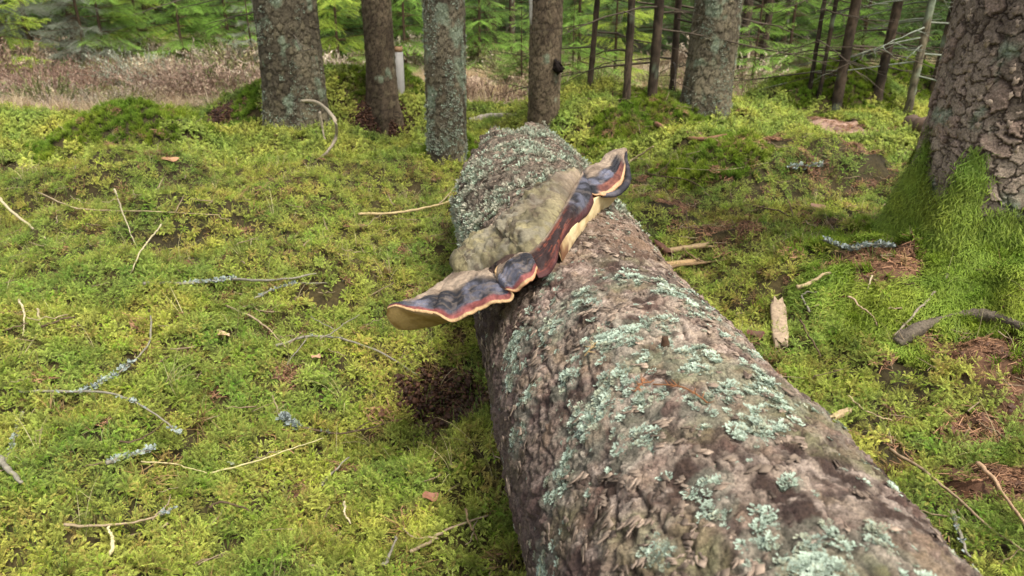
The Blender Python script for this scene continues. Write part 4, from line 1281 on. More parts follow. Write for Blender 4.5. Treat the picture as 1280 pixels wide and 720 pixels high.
# young spruces with living boughs
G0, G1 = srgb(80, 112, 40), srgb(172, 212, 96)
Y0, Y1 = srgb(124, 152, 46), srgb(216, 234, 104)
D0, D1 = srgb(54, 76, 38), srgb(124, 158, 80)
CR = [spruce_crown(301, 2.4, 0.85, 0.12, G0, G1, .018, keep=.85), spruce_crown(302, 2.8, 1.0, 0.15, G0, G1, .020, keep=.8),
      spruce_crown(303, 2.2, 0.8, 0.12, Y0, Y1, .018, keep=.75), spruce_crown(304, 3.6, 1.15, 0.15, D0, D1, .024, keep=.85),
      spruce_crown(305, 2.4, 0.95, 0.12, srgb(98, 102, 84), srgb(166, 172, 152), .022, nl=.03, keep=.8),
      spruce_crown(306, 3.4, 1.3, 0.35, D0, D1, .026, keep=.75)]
TRK = []
for i, (hh, r) in enumerate(((2.4, .025), (2.8, .03), (2.2, .022), (3.6, .04), (2.4, .03), (3.4, .045))):
    mb = MB(); zz = np.linspace(-.1, hh, 16)
    mb.tube(np.stack([.01 * np.sin(zz * 3), .01 * np.cos(zz * 2), zz], 1), r * (1.05 - .9 * zz / hh), srgb(74, 60, 46), 8, .05)
    TRK.append(mb.mesh('trunk'))
for m_ in CR: m_.materials.append(M['needle'])
for m_ in TRK: m_.materials.append(M['farbark'])
def young(kind, x, y, rz, sc, label, group='young spruces in the background', nm='young_spruce'):
    t = empty(nm, (x, y, float(H(x, y))), label, 'tree', group)
    t.rotation_euler = (0, 0, rz); t.scale = (sc, sc, sc)
    for n_, me in (('trunk', TRK[kind]), ('crown', CR[kind])):
        c = bpy.data.objects.new(n_, me); COL.objects.link(c); c.parent = t
    return t
def px_xy(px, y):
    return (px - 640) / FPX * (y * cT + .95 * sT), y
YL = [(2, 8, 9.2, 1.0, 'yellow-green spruce at the far upper left edge'), (4, 45, 10.0, 1.15, 'grey lichen-draped spruce in the upper left corner'),
      (4, 110, 9.6, .8, 'small grey lichen-draped spruce left of the dark trunk'), (0, 135, 9.8, .9, 'bright spruce right of the thick dark background trunk'),
      (2, 180, 10.4, .95, 'yellow-tipped spruce behind the heather at the left'), (0, 232, 9.6, .75, 'mid green spruce above the left mossy mound'),
      (1, 290, 10.2, .9, 'dense green spruce left of the stout grey trunk'), (4, 318, 8.9, .5, 'small grey dead spruce touching the stout left trunk'),
      (2, 425, 9.6, .9, 'yellow-green spruce between the stout and the slim left trunks'), (0, 508, 9.4, .85, 'bright spruce right behind the white post'),
      (1, 600, 9.8, .8, 'green spruce right of the lichen-patched trunk'), (0, 652, 7.7, .42, 'small pale green spruce left of the striped trunk'),
      (0, 722, 8.2, .85, 'bright broad spruce right of the striped trunk'), (2, 768, 8.8, .85, 'yellow-green spruce behind the close pair of trunks'),
      (0, 715, 7.4, .4, 'small spruce low behind the ridge right of the striped trunk'),
      (1, 940, 7.7, .55, 'green spruce right behind the leaning grey trunk'), (0, 985, 9.6, .9, 'green spruce above the pale clearing at right'),
      (1, 1075, 9.9, .9, 'green spruce between the upright and leaning dark trunks'), (3, 1150, 9.0, .7, 'dark spruce behind the grey lichen-covered trunk'),
      (0, 395, 11.0, 1.0, 'green spruce hidden mostly by the stout left trunk')]
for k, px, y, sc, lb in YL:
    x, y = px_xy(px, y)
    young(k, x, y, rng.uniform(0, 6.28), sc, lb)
# deeper rows of dark spruces closing the view
n = 0
for row, (y, dx) in enumerate(((12.0, 1.3), (14.0, 1.4), (16.5, 1.7), (20.5, 2.1), (26, 2.8))):
    xw = 0.74 * y + 3
    for x in np.arange(-xw, xw, dx):
        if n > 90: break
        young(3 if rng.random() < .5 else 5, x + rng.uniform(-.4, .4), y + rng.uniform(-.8, .8), rng.uniform(0, 6.28), rng.uniform(1.2, 1.6) * (1 + .1 * row),
              'dark spruce in the dense rows that close the background', 'dark spruces closing the background', 'dark_spruce')
        n += 1
# ------------------------------------------------------------------ bog cover: heather and straw
def heather_proto(sd, c0, c1, n=90, hh=.30, R=.3, leafy=11):
    rg = np.random.default_rng(sd); mb = MB()
    for i in range(n):
        a = rg.uniform(0, 6.28); le = rg.uniform(.1, 1.3); l = hh * rg.uniform(.75, 1.1); k = 5; ts = np.linspace(0, 1, k)
        r0 = R * .5 * math.sqrt(rg.random())
        d = np.array([math.cos(a), math.sin(a), 0])
        P = d * r0 + d * (le * l * ts ** 1.2)[:, None] + np.array([0, 0, 1.0]) * (l * ts * (1 - .42 * le * ts))[:, None] + np.cumsum(rg.normal(0, .014, (k, 3)), 0)
        s_ = np.array([-d[1], d[0], 0]) * .0022
        c = mixc(c0, c1, np.array(rg.random()))
        mb.add(np.stack([P - s_, P + s_], 1).reshape(-1, 3), grid_faces(k, 2), None, c * .75)
        m = leafy * 2
        u = rg.uniform(.25, 1, m); b_ = np.stack([np.interp(u, ts, P[:, q]) for q in range(3)], 1)
        dr = rg.normal(0, 1, (m, 3)); dr[:, 2] = np.abs(dr[:, 2]) + .25; dr /= np.linalg.norm(dr, axis=1)[:, None]
        tip = b_ + dr * (.028 * rg.uniform(.5, 1.3, m))[:, None]
        sd_ = np.cross(dr, rg.normal(0, 1, (m, 3))); sd_ /= np.linalg.norm(sd_, axis=1)[:, None]
        V_ = np.stack([b_ - sd_ * .005, b_ + sd_ * .005, tip], 1).reshape(-1, 3)
        mb.add(V_, None, np.arange(3 * m).reshape(m, 3), np.repeat(c * rg.uniform(.8, 1.3, (m, 1)), 3, 0))
    return mb.mesh('heather_kind', smooth=False)
HP = [heather_proto(401, srgb(136, 116, 94), srgb(200, 178, 150)), heather_proto(402, srgb(146, 130, 112), srgb(208, 194, 172)),
      heather_proto(403, srgb(104, 104, 66), srgb(148, 146, 96)), heather_proto(404, srgb(122, 102, 84), srgb(178, 158, 134), hh=.26)]
n = 2000
x = rng.uniform(-10, 11, n); y = rng.uniform(5.1, 12.5, n)
dn = fbm(x * .7, y * .7, o=3, k=181)
left = 1 - sst(-2.2, -0.6, x - (y - 6) * -.3)
k = in_view(x, y, 1.0) & (bog_w(x, y) > .5) & (rng.random(n) < (1 - .8 * np.exp(-((x + .9) / 1.5) ** 2) * (y < 9)) * np.clip(.06 + .9 * left + .5 * sst(.05, .4, dn), 0, 1)) & ~((np.abs(x - (y * -.02)) < .9) & (y < 6.3)) 
k &= ~((x > 1.8) & (rng.random(n) < .55))
x, y = x[k], y[k]
E_ = np.stack([rng.normal(0, .15, len(x)), rng.normal(0, .15, len(x)), rng.uniform(0, 6.28, len(x))], 1)
hsc = rng.uniform(.5, 1.15, len(x)) * (0.5 + .5 * sst(5.2, 7.5, y)) * (.75 + .7 * sst(-.2, .5, fbm(x * 1.3, y * 1.3, o=2, k=183)))
o = scatter('heather', np.stack([x, y, H(x, y) - .01], 1), E_, hsc, HP, M['heather'])
tag(o, 'brownish pink and grey winter heather covering the boggy clearing', 'heather')
def straw_proto(sd, c0, c1, n=26, L_=.10, w=.0012, lay=.8):
    rg = np.random.default_rng(sd); mb = MB()
    for i in range(n):
        a = rg.uniform(0, 6.28); l = L_ * rg.uniform(.5, 1.3); le = lay * rg.uniform(.3, 1.2); k = 6; ts = np.linspace(0, 1, k)
        d = np.array([math.cos(a), math.sin(a), 0]); s_ = np.array([-d[1], d[0], 0]) * w
        P = d * .008 + d * (le * l * ts ** 1.3)[:, None] + np.array([0, 0, 1.0]) * (l * (ts * 1.1 - le * .9 * ts * ts).clip(-.05, 9))[:, None]
        wv = (1.05 - ts)[:, None]
        mb.add(np.stack([P - s_ * wv, P + s_ * wv], 1).reshape(-1, 3), grid_faces(k, 2), None, mixc(c0, c1, np.array(rg.random())))
    return mb.mesh('straw_kind', smooth=False)
SP = [straw_proto(410 + i, srgb(166, 144, 110), srgb(214, 194, 160), 30, .16, .002, .9) for i in range(3)]
n = 9000
x = rng.uniform(-7, 9, n); y = rng.uniform(4.5, 10.5, n)
k = in_view(x, y, .8) & (bog_w(x, y) > .35) & (path_d(x, y) > 0)
x, y = x[k], y[k]
o = scatter('dry_grass', np.stack([x, y, H(x, y)], 1), np.stack([0 * x, 0 * x, rng.uniform(0, 6.28, len(x))], 1), rng.uniform(.5, 1.3, len(x)), SP, M['grass'])
tag(o, 'pale dry bog grass lying flat in the clearing', 'dry grass')

# shrubs that stand out from the heather
def shrub(px, y, proto_args, sc, label):
    x, y = px_xy(px, y)
    mesh = heather_proto(*proto_args[:3], **proto_args[3]); mesh.name = 'shrub'
    o = new_obj('shrub', mesh, M['heather']); o.location = (x, y, float(H(x, y)) - .02); o.scale = (sc,) * 3
    tag(o, label, 'shrub', 'shrubs standing in the clearing')
shrub(60, 7.6, (420, srgb(116, 92, 78), srgb(168, 142, 120), dict(n=150, hh=.5, R=.5)), 1.0, 'tall reddish brown heather bush at the left')
shrub(110, 8.2, (426, srgb(128, 104, 88), srgb(178, 152, 130), dict(n=150, hh=.45, R=.5)), 1.0, 'greyish brown heather bush behind the reddish one')
shrub(140, 6.1, (421, srgb(92, 98, 44), srgb(142, 146, 76), dict(n=140, hh=.20, R=.35)), 1.0, 'low green-brown tussock behind the left mossy mound')
shrub(178, 8.4, (422, srgb(126, 132, 108), srgb(190, 194, 172), dict(n=160, hh=.55, R=.4, leafy=12)), 1.0, 'grey-green lichen-covered shrub in the left clearing')
shrub(250, 7.9, (423, srgb(120, 104, 88), srgb(178, 164, 146), dict(n=150, hh=.42, R=.45)), 1.0, 'grey-brown bush left of the stout trunk')
shrub(300, 7.2, (427, srgb(124, 108, 84), srgb(172, 156, 120), dict(n=120, hh=.32, R=.4)), 1.0, 'low olive-brown bush touching the stout trunk')
shrub(615, 6.6, (424, srgb(118, 98, 76), srgb(170, 146, 118), dict(n=170, hh=.30, R=.55)), 1.0, 'wide brown bush between the patched and the striped trunks')
shrub(985, 6.2, (425, srgb(88, 84, 52), srgb(132, 124, 84), dict(n=120, hh=.24, R=.3)), 1.0, 'olive bush behind the right-hand mossy mounds')
shrub(745, 6.3, (428, srgb(110, 92, 74), srgb(160, 136, 112), dict(n=120, hh=.24, R=.4)), 1.0, 'brown bush behind the mossy ridge right of the striped trunk')

# marker post
gp = ground_hit(500, 118)
post = empty('marker_post', tuple(gp), 'white wooden marker post with orange top beside a slim trunk', 'post')
hp_ = (112 - 66) / FPX * gp[1] * 1.08; wp = .025
def box(mb, x0, x1, y0, y1, z0, z1, col, bev=.003):
    b = bev
    for zz_, (dx, dy) in ((0, (0, 0)),):
        V_ = []
        for z, ins in ((z0, b), (z0 + b, 0), (z1 - b, 0), (z1, b)):
            V_ += [(x0 + ins, y0 + ins, z), (x1 - ins, y0 + ins, z), (x1 - ins, y1 - ins, z), (x0 + ins, y1 - ins, z)]
        Q = grid_faces(4, 4, True)
        mb.add(np.array(V_), np.vstack([Q[:, ::-1], [[0, 3, 2, 1], [12, 13, 14, 15]]]), None, col)
mb = MB(); box(mb, -wp, wp, -wp, wp, -.15, hp_, srgb(172, 168, 160)); o = mb.build('shaft', M['paint'], post, False)
mb = MB(); box(mb, -wp * .98, wp * .98, -wp * .98, wp * .98, hp_ + .001, hp_ + .028, srgb(166, 132, 98)); mb.build('orange_top', M['paint'], post, False)

# ------------------------------------------------------------------ litter, grass and straw between the moss
def litter_proto(sd, c0, c1, n=34, L_=(.006, .018), w=.0006, R=.022):
    rg = np.random.default_rng(sd); mb = MB()
    for i in range(n):
        a, b = rg.uniform(0, 6.28, 2); r = R * math.sqrt(rg.random()); l = rg.uniform(*L_)
        p = np.array([r * math.cos(a), r * math.sin(a), rg.uniform(0, .006)]); d = np.array([math.cos(b), math.sin(b), rg.uniform(-.3, .3)])
        s_ = np.array([-d[1], d[0], 0]) * w; u_ = np.array([0, 0, w])
        V_ = np.array([p - s_, p + s_, p + d * l + s_, p + d * l - s_, p + u_ * 1.5, p + d * l + u_ * 1.5])
        mb.add(V_, [[0, 4, 5, 3], [4, 1, 2, 5]], None, mixc(c0, c1, np.array(rg.random())))
    for i in range(4):
        a = rg.uniform(0, 6.28); r = R * rg.random(); n_ = 6; aa = np.arange(n_) / n_ * 6.28; rr = rg.uniform(.002, .005) * rg.uniform(.6, 1.3, n_)
        V_ = np.stack([r * math.cos(a) + np.cos(aa) * rr, r * math.sin(a) + np.sin(aa) * rr, .004 + rg.uniform(-.002, .004, n_)], 1)
        mb.add(np.vstack([V_, [r * math.cos(a), r * math.sin(a), .007]]), None, [[n_, j, (j + 1) % n_] for j in range(n_)], c0 * rg.uniform(.6, 1.1))
    return mb.mesh('litter_kind', smooth=False)
LTp = [litter_proto(500 + i, srgb(92, 62, 42), srgb(164, 124, 92)) for i in range(4)]
n = 26000
x = rng.uniform(-2.4, 2.6, n); y = rng.uniform(.6, 4.6, n)
b_ = bare_w(x, y); th = fbm(x * 6, y * 6, o=3, k=147)
k = ((rng.random(n) < b_ * 1.6) | (rng.random(n) < .5 * sst(.3, .8, th) * sst(-.2, .6, x)) | (rng.random(n) < .035)) & ~in_log(x, y, -.02) & in_view(x, y) & (path_d(x, y) > 0)
x, y = x[k], y[k]; bb = bare_w(x, y)
lf = np.where(bb > .4, .0, .014 * rng.random(len(x)))
o = scatter('needle_litter', np.stack([x, y, H(x, y) + lf], 1), rot_align(surf_normal(x, y), rng.uniform(0, 6.28, len(x))), rng.uniform(.7, 1.4, len(x)), LTp, M['litter'])
tag(o, 'brown fallen needles and bark crumbs in the gaps of the moss', 'needle litter')
# red-brown crumbly peat where the moss is torn
def crumb_proto(sd):
    rg = np.random.default_rng(sd); mb = MB()
    for i in range(9):
        p = rg.normal(0, .010, 3) * [1, 1, .4] + [0, 0, .004]; r = rg.uniform(.0012, .0065)
        u, v = np.meshgrid(np.linspace(0, np.pi, 5), np.linspace(0, 2 * np.pi, 6, endpoint=False), indexing='ij')
        rr = r * rg.uniform(.6, 1.3, u.shape)
        V_ = np.stack([p[0] + rr * np.sin(u) * np.cos(v), p[1] + rr * np.sin(u) * np.sin(v), p[2] + rr * .7 * np.cos(u)], -1).reshape(-1, 3)
        mb.add(V_, grid_faces(5, 6, True), None, mixc(srgb(44, 29, 22), srgb(98, 68, 50), np.array(rg.random())))
    return mb.mesh('crumb_kind', smooth=False)
pts = []
for bx, by, r, kd in BARE:
    if kd == 1:
        m = int(2600 * r * r / .0121 * .35) + 60
        pts.append(np.stack([bx + rng.normal(0, r * .6, m), by + rng.normal(0, r * .6, m)], 1))
pts = np.vstack(pts); x, y = pts[:, 0], pts[:, 1]; k = bare_w(x, y) > .25; x, y = x[k], y[k]
o = scatter('peat_crumbs', np.stack([x, y, H(x, y) + .001], 1), np.stack([rng.uniform(0, .6, len(x)), 0 * x, rng.uniform(0, 6.28, len(x))], 1), rng.uniform(.6, 1.5, len(x)), [crumb_proto(i) for i in range(4)], M['litter'])
tag(o, 'red-brown crumbly peat in the torn gaps of the moss', 'peat')
# dead brown moss and short dry threads that show between the living tufts
DM = [hair_proto(560 + i, 22, .022, srgb(58, 44, 26), srgb(138, 112, 66), .014, 1.2) for i in range(4)]
n = 16000
x = rng.uniform(-3.4, 3.4, n); y = rng.uniform(.6, 4.6, n)
k = in_view(x, y, .3) & ~in_log(x, y) & (bog_w(x, y) < .4) & (path_d(x, y) > 0) & (rng.random(n) < .12 + .6 * sst(.1, .6, fbm(x * 7, y * 7, o=3, k=193)))
x, y = x[k], y[k]
o = scatter('dead_moss', np.stack([x, y, H(x, y) + .010], 1), rot_align(surf_normal(x, y) + rng.normal(0, .3, (len(x), 3)) * [1, 1, .3], rng.uniform(0, 6.28, len(x))), rng.uniform(.6, 1.2, len(x)), DM, M['litter'])
tag(o, 'brownish dead moss shoots showing between the green tufts', 'moss')
# long dry blades lying in the moss
DG = [straw_proto(520 + i, srgb(142, 132, 88), srgb(204, 190, 146), 5, .09, .0007, .9) for i in range(4)]
n = 3200
x = rng.uniform(-3.2, 3.2, n); y = rng.uniform(.7, 4.8, n)
k = in_view(x, y) & ~in_log(x, y, .02) & (bog_w(x, y) < .4) & (path_d(x, y) > 0) & (rng.random(n) < .25 + .6 * sst(0, .5, fbm(x * 1.6, y * 1.6, o=2, k=191)) * (x < 0)) 
x, y = x[k], y[k]
o = scatter('straw', np.stack([x, y, H(x, y) + .008], 1), np.stack([rng.normal(0, .2, len(x)), rng.normal(0, .2, len(x)), rng.uniform(0, 6.28, len(x))], 1), rng.uniform(.5, 1.25, len(x)), DG, M['grass'])
tag(o, 'thin pale straw blades scattered through the moss', 'dry grass')
GGp = [straw_proto(530 + i, srgb(70, 96, 34), srgb(122, 146, 66), 7, .060, .0006, .8) for i in range(4)]
pts = []
for px, py, m, r in ((60, 610, 26, .09), (120, 650, 18, .08), (30, 660, 14, .07), (610, 500, 26, .07), (585, 540, 20, .09), (560, 520, 10, .05), (170, 240, 22, .16), (300, 225, 18, .12), (20, 240, 16, .15),
                     (440, 210, 12, .12), (1070, 330, 14, .08), (1190, 440, 5, .08), (350, 320, 8, .1), (250, 300, 14, .15), (120, 350, 12, .15), (620, 470, 14, .04), (690, 255, 4, .06), (900, 190, 8, .12)):
    g = ground_hit(px, py)
    pts.append(np.stack([g[0] + rng.normal(0, r, m), g[1] + rng.normal(0, r, m)], 1))
pts = np.vstack(pts); x, y = pts[:, 0], pts[:, 1]; k = ~in_log(x, y, -.03); x, y = x[k], y[k]
o = scatter('grass', np.stack([x, y, H(x, y)], 1), np.stack([rng.normal(0, .15, len(x)), rng.normal(0, .15, len(x)), rng.uniform(0, 6.28, len(x))], 1), rng.uniform(.6, 1.2, len(x)), GGp, M['grass'])
tag(o, 'thin green grass blades growing through the moss', 'grass')
# path crumbs and small stones
x = rng.uniform(1.5, 4.5, 6000); y = rng.uniform(2.3, 4.7, 6000); k = path_d(x, y) < -.01; x, y = x[k], y[k]
o = scatter('path_litter', np.stack([x, y, H(x, y)], 1), np.stack([0 * x, 0 * x, rng.uniform(0, 6.28, len(x))], 1), rng.uniform(.5, 1.3, len(x)), LTp, M['litter'])
tag(o, 'needles and crumbs lying on the dirt path', 'litter')
# short broken twigs, too many to count
def twiglet_proto(sd):
    rg = np.random.default_rng(sd); mb = MB()
    P = np.array([[0, 0, 0]]) + np.linspace(0, 1, 6)[:, None] * [.05, 0, .006] + rg.normal(0, .0016, (6, 3))
    mb.tube(P, .0011 * rg.uniform(.8, 1.5) * np.linspace(1.1, .6, 6), mixc(srgb(112, 94, 72), srgb(178, 160, 130), np.array(rg.random())), 5, .1)
    return mb.mesh('twiglet_kind', smooth=False)
n = 2600
x = rng.uniform(-3, 3, n); y = rng.uniform(.7, 4.8, n); k = in_view(x, y) & ~in_log(x, y) & (bog_w(x, y) < .4); x, y = x[k], y[k]
o = scatter('twig_litter', np.stack([x, y, H(x, y) + .017], 1), np.stack([rng.normal(0, .25, len(x)), rng.normal(0, .25, len(x)), rng.uniform(0, 6.28, len(x))], 1), rng.uniform(.4, 1.4, len(x)), [twiglet_proto(i) for i in range(6)], M['wood'])
tag(o, 'tiny broken twigs sprinkled over the moss', 'twig litter')

# ------------------------------------------------------------------ single sticks, twigs and leaves
def lichen_tuft_mesh(mb, P, m, r, c0=srgb(104, 112, 106), c1=srgb(164, 174, 168)):
    for i in range(m):
        p = P[rng.integers(len(P))] + rng.normal(0, r * .25, 3)
        for j in range(3):
            d = rng.normal(0, 1, 3); d[2] = abs(d[2]) * .8; d /= np.linalg.norm(d)
            s_ = np.cross(d, rng.normal(0, 1, 3)); s_ /= np.linalg.norm(s_)
            l = r * rng.uniform(.5, 1.2); w_ = l * .22
            q = p + d * l * .55
            mb.add(np.array([p - s_ * w_ * .5, p + s_ * w_ * .5, q + s_ * w_, q - s_ * w_, q + d * l * .4 + s_ * w_ * .7, q + d * l * .35 - s_ * w_ * .9]), [[0, 1, 2, 3]], [[3, 2, 4], [3, 2, 5]], [c0, c0, c1, c1, c1, c1])
TW = srgb(150, 132, 104); TG = srgb(128, 122, 106); TD = srgb(88, 72, 54)
def stick(name, px_pts, r, label, cat='twig', col=TW, lift=.027, taper=.5, forks=(), lich=(), lifts=None, jit=.14, nn=26, wobble=.0):
    """px_pts photo pixels of the stick on the ground; forks: extra polylines; lich: (share along 0..1, share, tufts, size)"""
    mb = MB()
    def line(pp, lf):
        Pg = []
        for i, (a, b) in enumerate(pp):
            l_ = lf[i] if isinstance(lf, (list, tuple)) else lf
            Pg.append(ground_hit(a, b, l_))
        Pg = np.array(Pg)
        q = cr(Pg, np.linspace(0, len(Pg) - 1, nn)) if len(Pg) > 2 else Pg[0] + (Pg[1] - Pg[0]) * np.linspace(0, 1, nn)[:, None]
        q = q + np.cumsum(rng.normal(0, .0013 + wobble, (nn, 3)), 0) * .7 * min(1, r / .002)
        return q
    P = line(px_pts, lifts if lifts is not None else lift)
    mb.tube(P, r * np.linspace(1, taper, nn), col, 7, jit)
    for fk in forks:
        Pf = line(fk, lift)
        mb.tube(Pf, r * .6 * np.linspace(1, .4, nn), col, 5, jit)
    me_ = mb.mesh(name, True)
    if lich:
        root = empty(name, tuple(P[0]), label, cat)
        o_ = new_obj('stem', me_, M['wood']); child(o_, root)
        ml = MB()
        for a, b, m, sz in lich:
            lichen_tuft_mesh(ml, P[int(a * (nn - 1)):int(b * (nn - 1)) + 1], m, sz)
        child(ml.build('lichen', M['lichen'], None, False), root)['kind'] = 'stuff'
    else:
        tag(new_obj(name, me_, M['wood']), label, cat)
stick('twig', [(25, 489), (85, 493), (140, 496), (182, 518), (218, 548)], .0026, 'long curved twig with small lichen tufts at the lower left', col=TG, lich=((.2, .35, 12, .008), (.55, .75, 16, .007), (.95, 1, 8, .008)))
stick('twig', [(188, 395), (184, 430), (150, 463), (118, 482), (92, 494)], .0022, 'twig thick with blue-grey lichen joining the long curved twig from above', col=TG, lich=((.45, .95, 60, .010),))
stick('stick', [(0, 574), (14, 588), (32, 604)], .0055, 'short stout stick at the left edge near the bottom', 'stick', TG)
stick('twig', [(27, 515), (18, 545), (8, 572)], .003, 'lichen-spotted twig above the short stout stick at the left edge', col=TG, lich=((.1, .8, 22, .008),))
stick('twig', [(134, 580), (160, 567), (187, 560)], .0036, 'short twig furred with blue-grey lichen below the long curved twig', col=TG, lich=((.1, 1, 60, .008),))
stick('twig', [(150, 553), (185, 549), (217, 526)], .0018, 'fine brown twig crossing the end of the long curved twig', col=TD)
stick('twig', [(283, 382), (318, 398), (340, 415), (357, 432)], .0025, 'bent twig leading to the forked branch left of the fungus')
stick('branch', [(345, 432), (385, 421), (430, 423), (478, 440), (522, 466)], .0030, 'long forked branch lying in the moss left of the log', 'branch', TG,
      forks=(((430, 424), (412, 408), (385, 395)), ((400, 423), (425, 410), (447, 395)), ((385, 421), (370, 440), (360, 455))), lich=((.3, .5, 10, .006),))
stick('twig', [(355, 522), (382, 533), (430, 541), (470, 534), (516, 522)], .0024, 'thin forked twig with a blue-grey lichen clump at its left end', col=TD, forks=(((440, 540), (470, 522), (512, 527)),), lich=((0, .22, 70, .011), (.22, .4, 16, .006)))
stick('stem', [(262, 592), (330, 577), (405, 553)], .0016, 'pale straight stem lying in the lower moss', 'twig', srgb(186, 176, 128))
stick('stem', [(176, 577), (215, 582), (254, 592)], .0013, 'short pale stem left of the long pale straight one', 'twig', srgb(190, 176, 130))
stick('twig', [(402, 607), (415, 595), (433, 580)], .0024, 'short leaning grey twig below the lichen clump twig', col=TG, lifts=[.01, .02, .03])
stick('twig', [(515, 689), (540, 678), (560, 664), (612, 645)], .0030, 'pale crooked twig near the lower end of the log', forks=(((548, 672), (520, 668), (512, 660)),))
stick('twig', [(583, 636), (588, 652), (596, 671)], .0022, 'small twig crossing the pale crooked twig by the log', col=srgb(140, 118, 86), lifts=[.03, .03, .02])
stick('twig', [(480, 707), (490, 690), (497, 668)], .0026, 'upright grey twig stub near the bottom edge', col=TG, lifts=[.015, .025, .035])
stick('twig', [(136, 692), (135, 673), (134, 656)], .0032, 'short pale upright stub in the grass at the lower left', col=srgb(200, 186, 140), lifts=[.015, .025, .035])
stick('twig', [(80, 656), (150, 657), (190, 652), (216, 638)], .0022, 'thin pale twig with a lichen end in the grass at the lower left', forks=(((190, 650), (205, 634), (212, 624)),), lich=((.8, 1, 18, .007),))
stick('twig', [(430, 628), (437, 640), (441, 655)], .0022, 'tiny pale twig standing right of the middle of the lower moss', col=srgb(190, 176, 140), lifts=[.035, .028, .015])
stick('twig', [(262, 632), (285, 630), (312, 640)], .0022, 'dark bent twig in the middle of the lower moss', col=TD)
stick('branch', [(180, 354), (230, 352), (285, 348), (340, 350), (392, 340)], .0044, 'long grey stick with lichen lying across the middle of the moss', 'stick', TG, lich=((.28, .52, 60, .010),), forks=(((330, 349), (380, 352), (440, 348)),))
stick('twig', [(318, 372), (345, 358), (370, 352)], .0022, 'lichen-covered twig just below the long grey stick', col=TG, lich=((.2, 1, 30, .008),))
stick('twig', [(143, 236), (155, 265), (172, 306)], .0026, 'thin pale twig standing up in the left middle', col=srgb(184, 172, 140), lifts=[.14, .07, .01])
stick('twig', [(202, 280), (180, 305), (160, 342)], .0024, 'thin pale twig leaning the other way in the left middle', col=srgb(178, 166, 130), lifts=[.10, .05, .01])
stick('twig', [(0, 248), (30, 277), (56, 298)], .0050, 'pale grass-wrapped stick at the left edge', col=srgb(182, 168, 132), lifts=[.05, .03, .02])
stick('twig', [(48, 241), (90, 258), (112, 262), (180, 266), (275, 270)], .0026, 'long thin twig lying across the moss in the left middle', col=srgb(160, 142, 110))
stick('stick', [(448, 268), (500, 264), (545, 255), (572, 243)], .0052, 'pale stick lying in moss left of the lichen-grey end of the log', 'stick', srgb(174, 154, 112))
stick('twig', [(549, 255), (560, 245), (570, 232)], .0026, 'short twig crossing the pale stick beside the log', col=TW)
stick('branch', [(376, 126), (398, 129), (418, 148), (424, 170), (413, 190), (402, 198)], .0075, 'pale bare branch arching down to the moss by the stout left trunk', 'branch', srgb(150, 138, 116), lifts=[.18, .20, .17, .10, .04, .01], taper=.7)
stick('twig', [(399, 140), (401, 158), (404, 176)], .007, 'short pale twig hanging inside the arching branch', col=srgb(176, 160, 138), lifts=[.16, .09, .03])
stick('stick', [(997, 358), (1020, 349), (1043, 339)], .0062, 'pale split stick lying between the log and the right tree', 'stick', srgb(178, 156, 120))
stick('stick', [(838, 334), (880, 328), (905, 325), (919, 317)], .0050, 'forked dark-ended stick beside the log below the fungus tip', 'stick', srgb(120, 98, 70), forks=(((880, 328), (862, 315), (852, 300)),))
stick('twig', [(858, 262), (862, 290), (856, 305)], .0022, 'small dark upright twig beside the log behind the wood chips', col=TD, lifts=[.07, .03, .01])
stick('twig', [(940, 258), (970, 264), (990, 270), (982, 247)], .0030, 'thin dark bent twig in the moss left of the right tree', col=TD)
stick('stick', [(776, 208), (795, 197), (815, 184)], .0062, 'pale stick with reddish end poking up behind the tip of the fungus', 'stick', srgb(186, 162, 128), lifts=[.02, .04, .07])
stick('twig', [(790, 205), (820, 218), (858, 224), (890, 240)], .0028, 'dark thin twig lying behind the tip of the fungus', col=TD, forks=(((820, 218), (835, 205), (838, 190)), ((858, 224), (875, 232), (910, 235))))
stick('twig', [(985, 210), (1010, 207), (1035, 205)], .0046, 'lichen-covered dark twig on the moss right of the ridge', col=TD, lich=((0, .8, 50, .014),))
stick('twig', [(1030, 300), (1060, 310), (1090, 305), (1118, 308)], .0040, 'blue-grey lichen-covered twig just left of the right tree', col=TG, lich=((0, 1, 120, .011),))
stick('twig', [(1183, 343), (1168, 362), (1150, 380), (1130, 400), (1112, 420)], .0036, 'curving grey twig lying down the mossy foot of the right tree', col=srgb(140, 128, 110), lifts=.022)
stick('twig', [(1000, 400), (1010, 420), (1024, 446)], .0026, 'thin dark twig beside the pale wood chunk right of the log', col=TD)
stick('twig', [(1012, 390), (1004, 372), (1022, 368)], .0026, 'short twig just right of the pale wood chunk', col=TG)
stick('stick', [(1192, 638), (1205, 665), (1216, 695)], .0036, 'lichen-speckled twig at the lower right beside the log', 'twig', TG, lich=((0, .9, 22, .006),))
stick('twig', [(1060, 495), (1085, 512), (1112, 522)], .0020, 'thin pale curved twig right of the middle of the log', col=srgb(170, 150, 116))
stick('branch', [(1112, 562), (1150, 585), (1185, 615), (1230, 655), (1280, 692)], .0030, 'long thin branch running through the litter at the lower right', 'branch', srgb(146, 124, 98))
stick('stick', [(1222, 578), (1245, 605), (1282, 655)], .0042, 'pale brown stick at the right edge above the long thin branch', 'stick', srgb(168, 138, 108))
stick('twig', [(1090, 345), (1080, 380), (1075, 400)], .0022, 'pale thin stem hanging over the bare litter left of the mossy foot', col=srgb(188, 170, 140), lifts=[.03, .02, .02])
stick('twig', [(1060, 372), (1082, 392), (1098, 412)], .0022, 'pale dry stem crossing the bare litter left of the mossy foot', col=srgb(176, 150, 122))
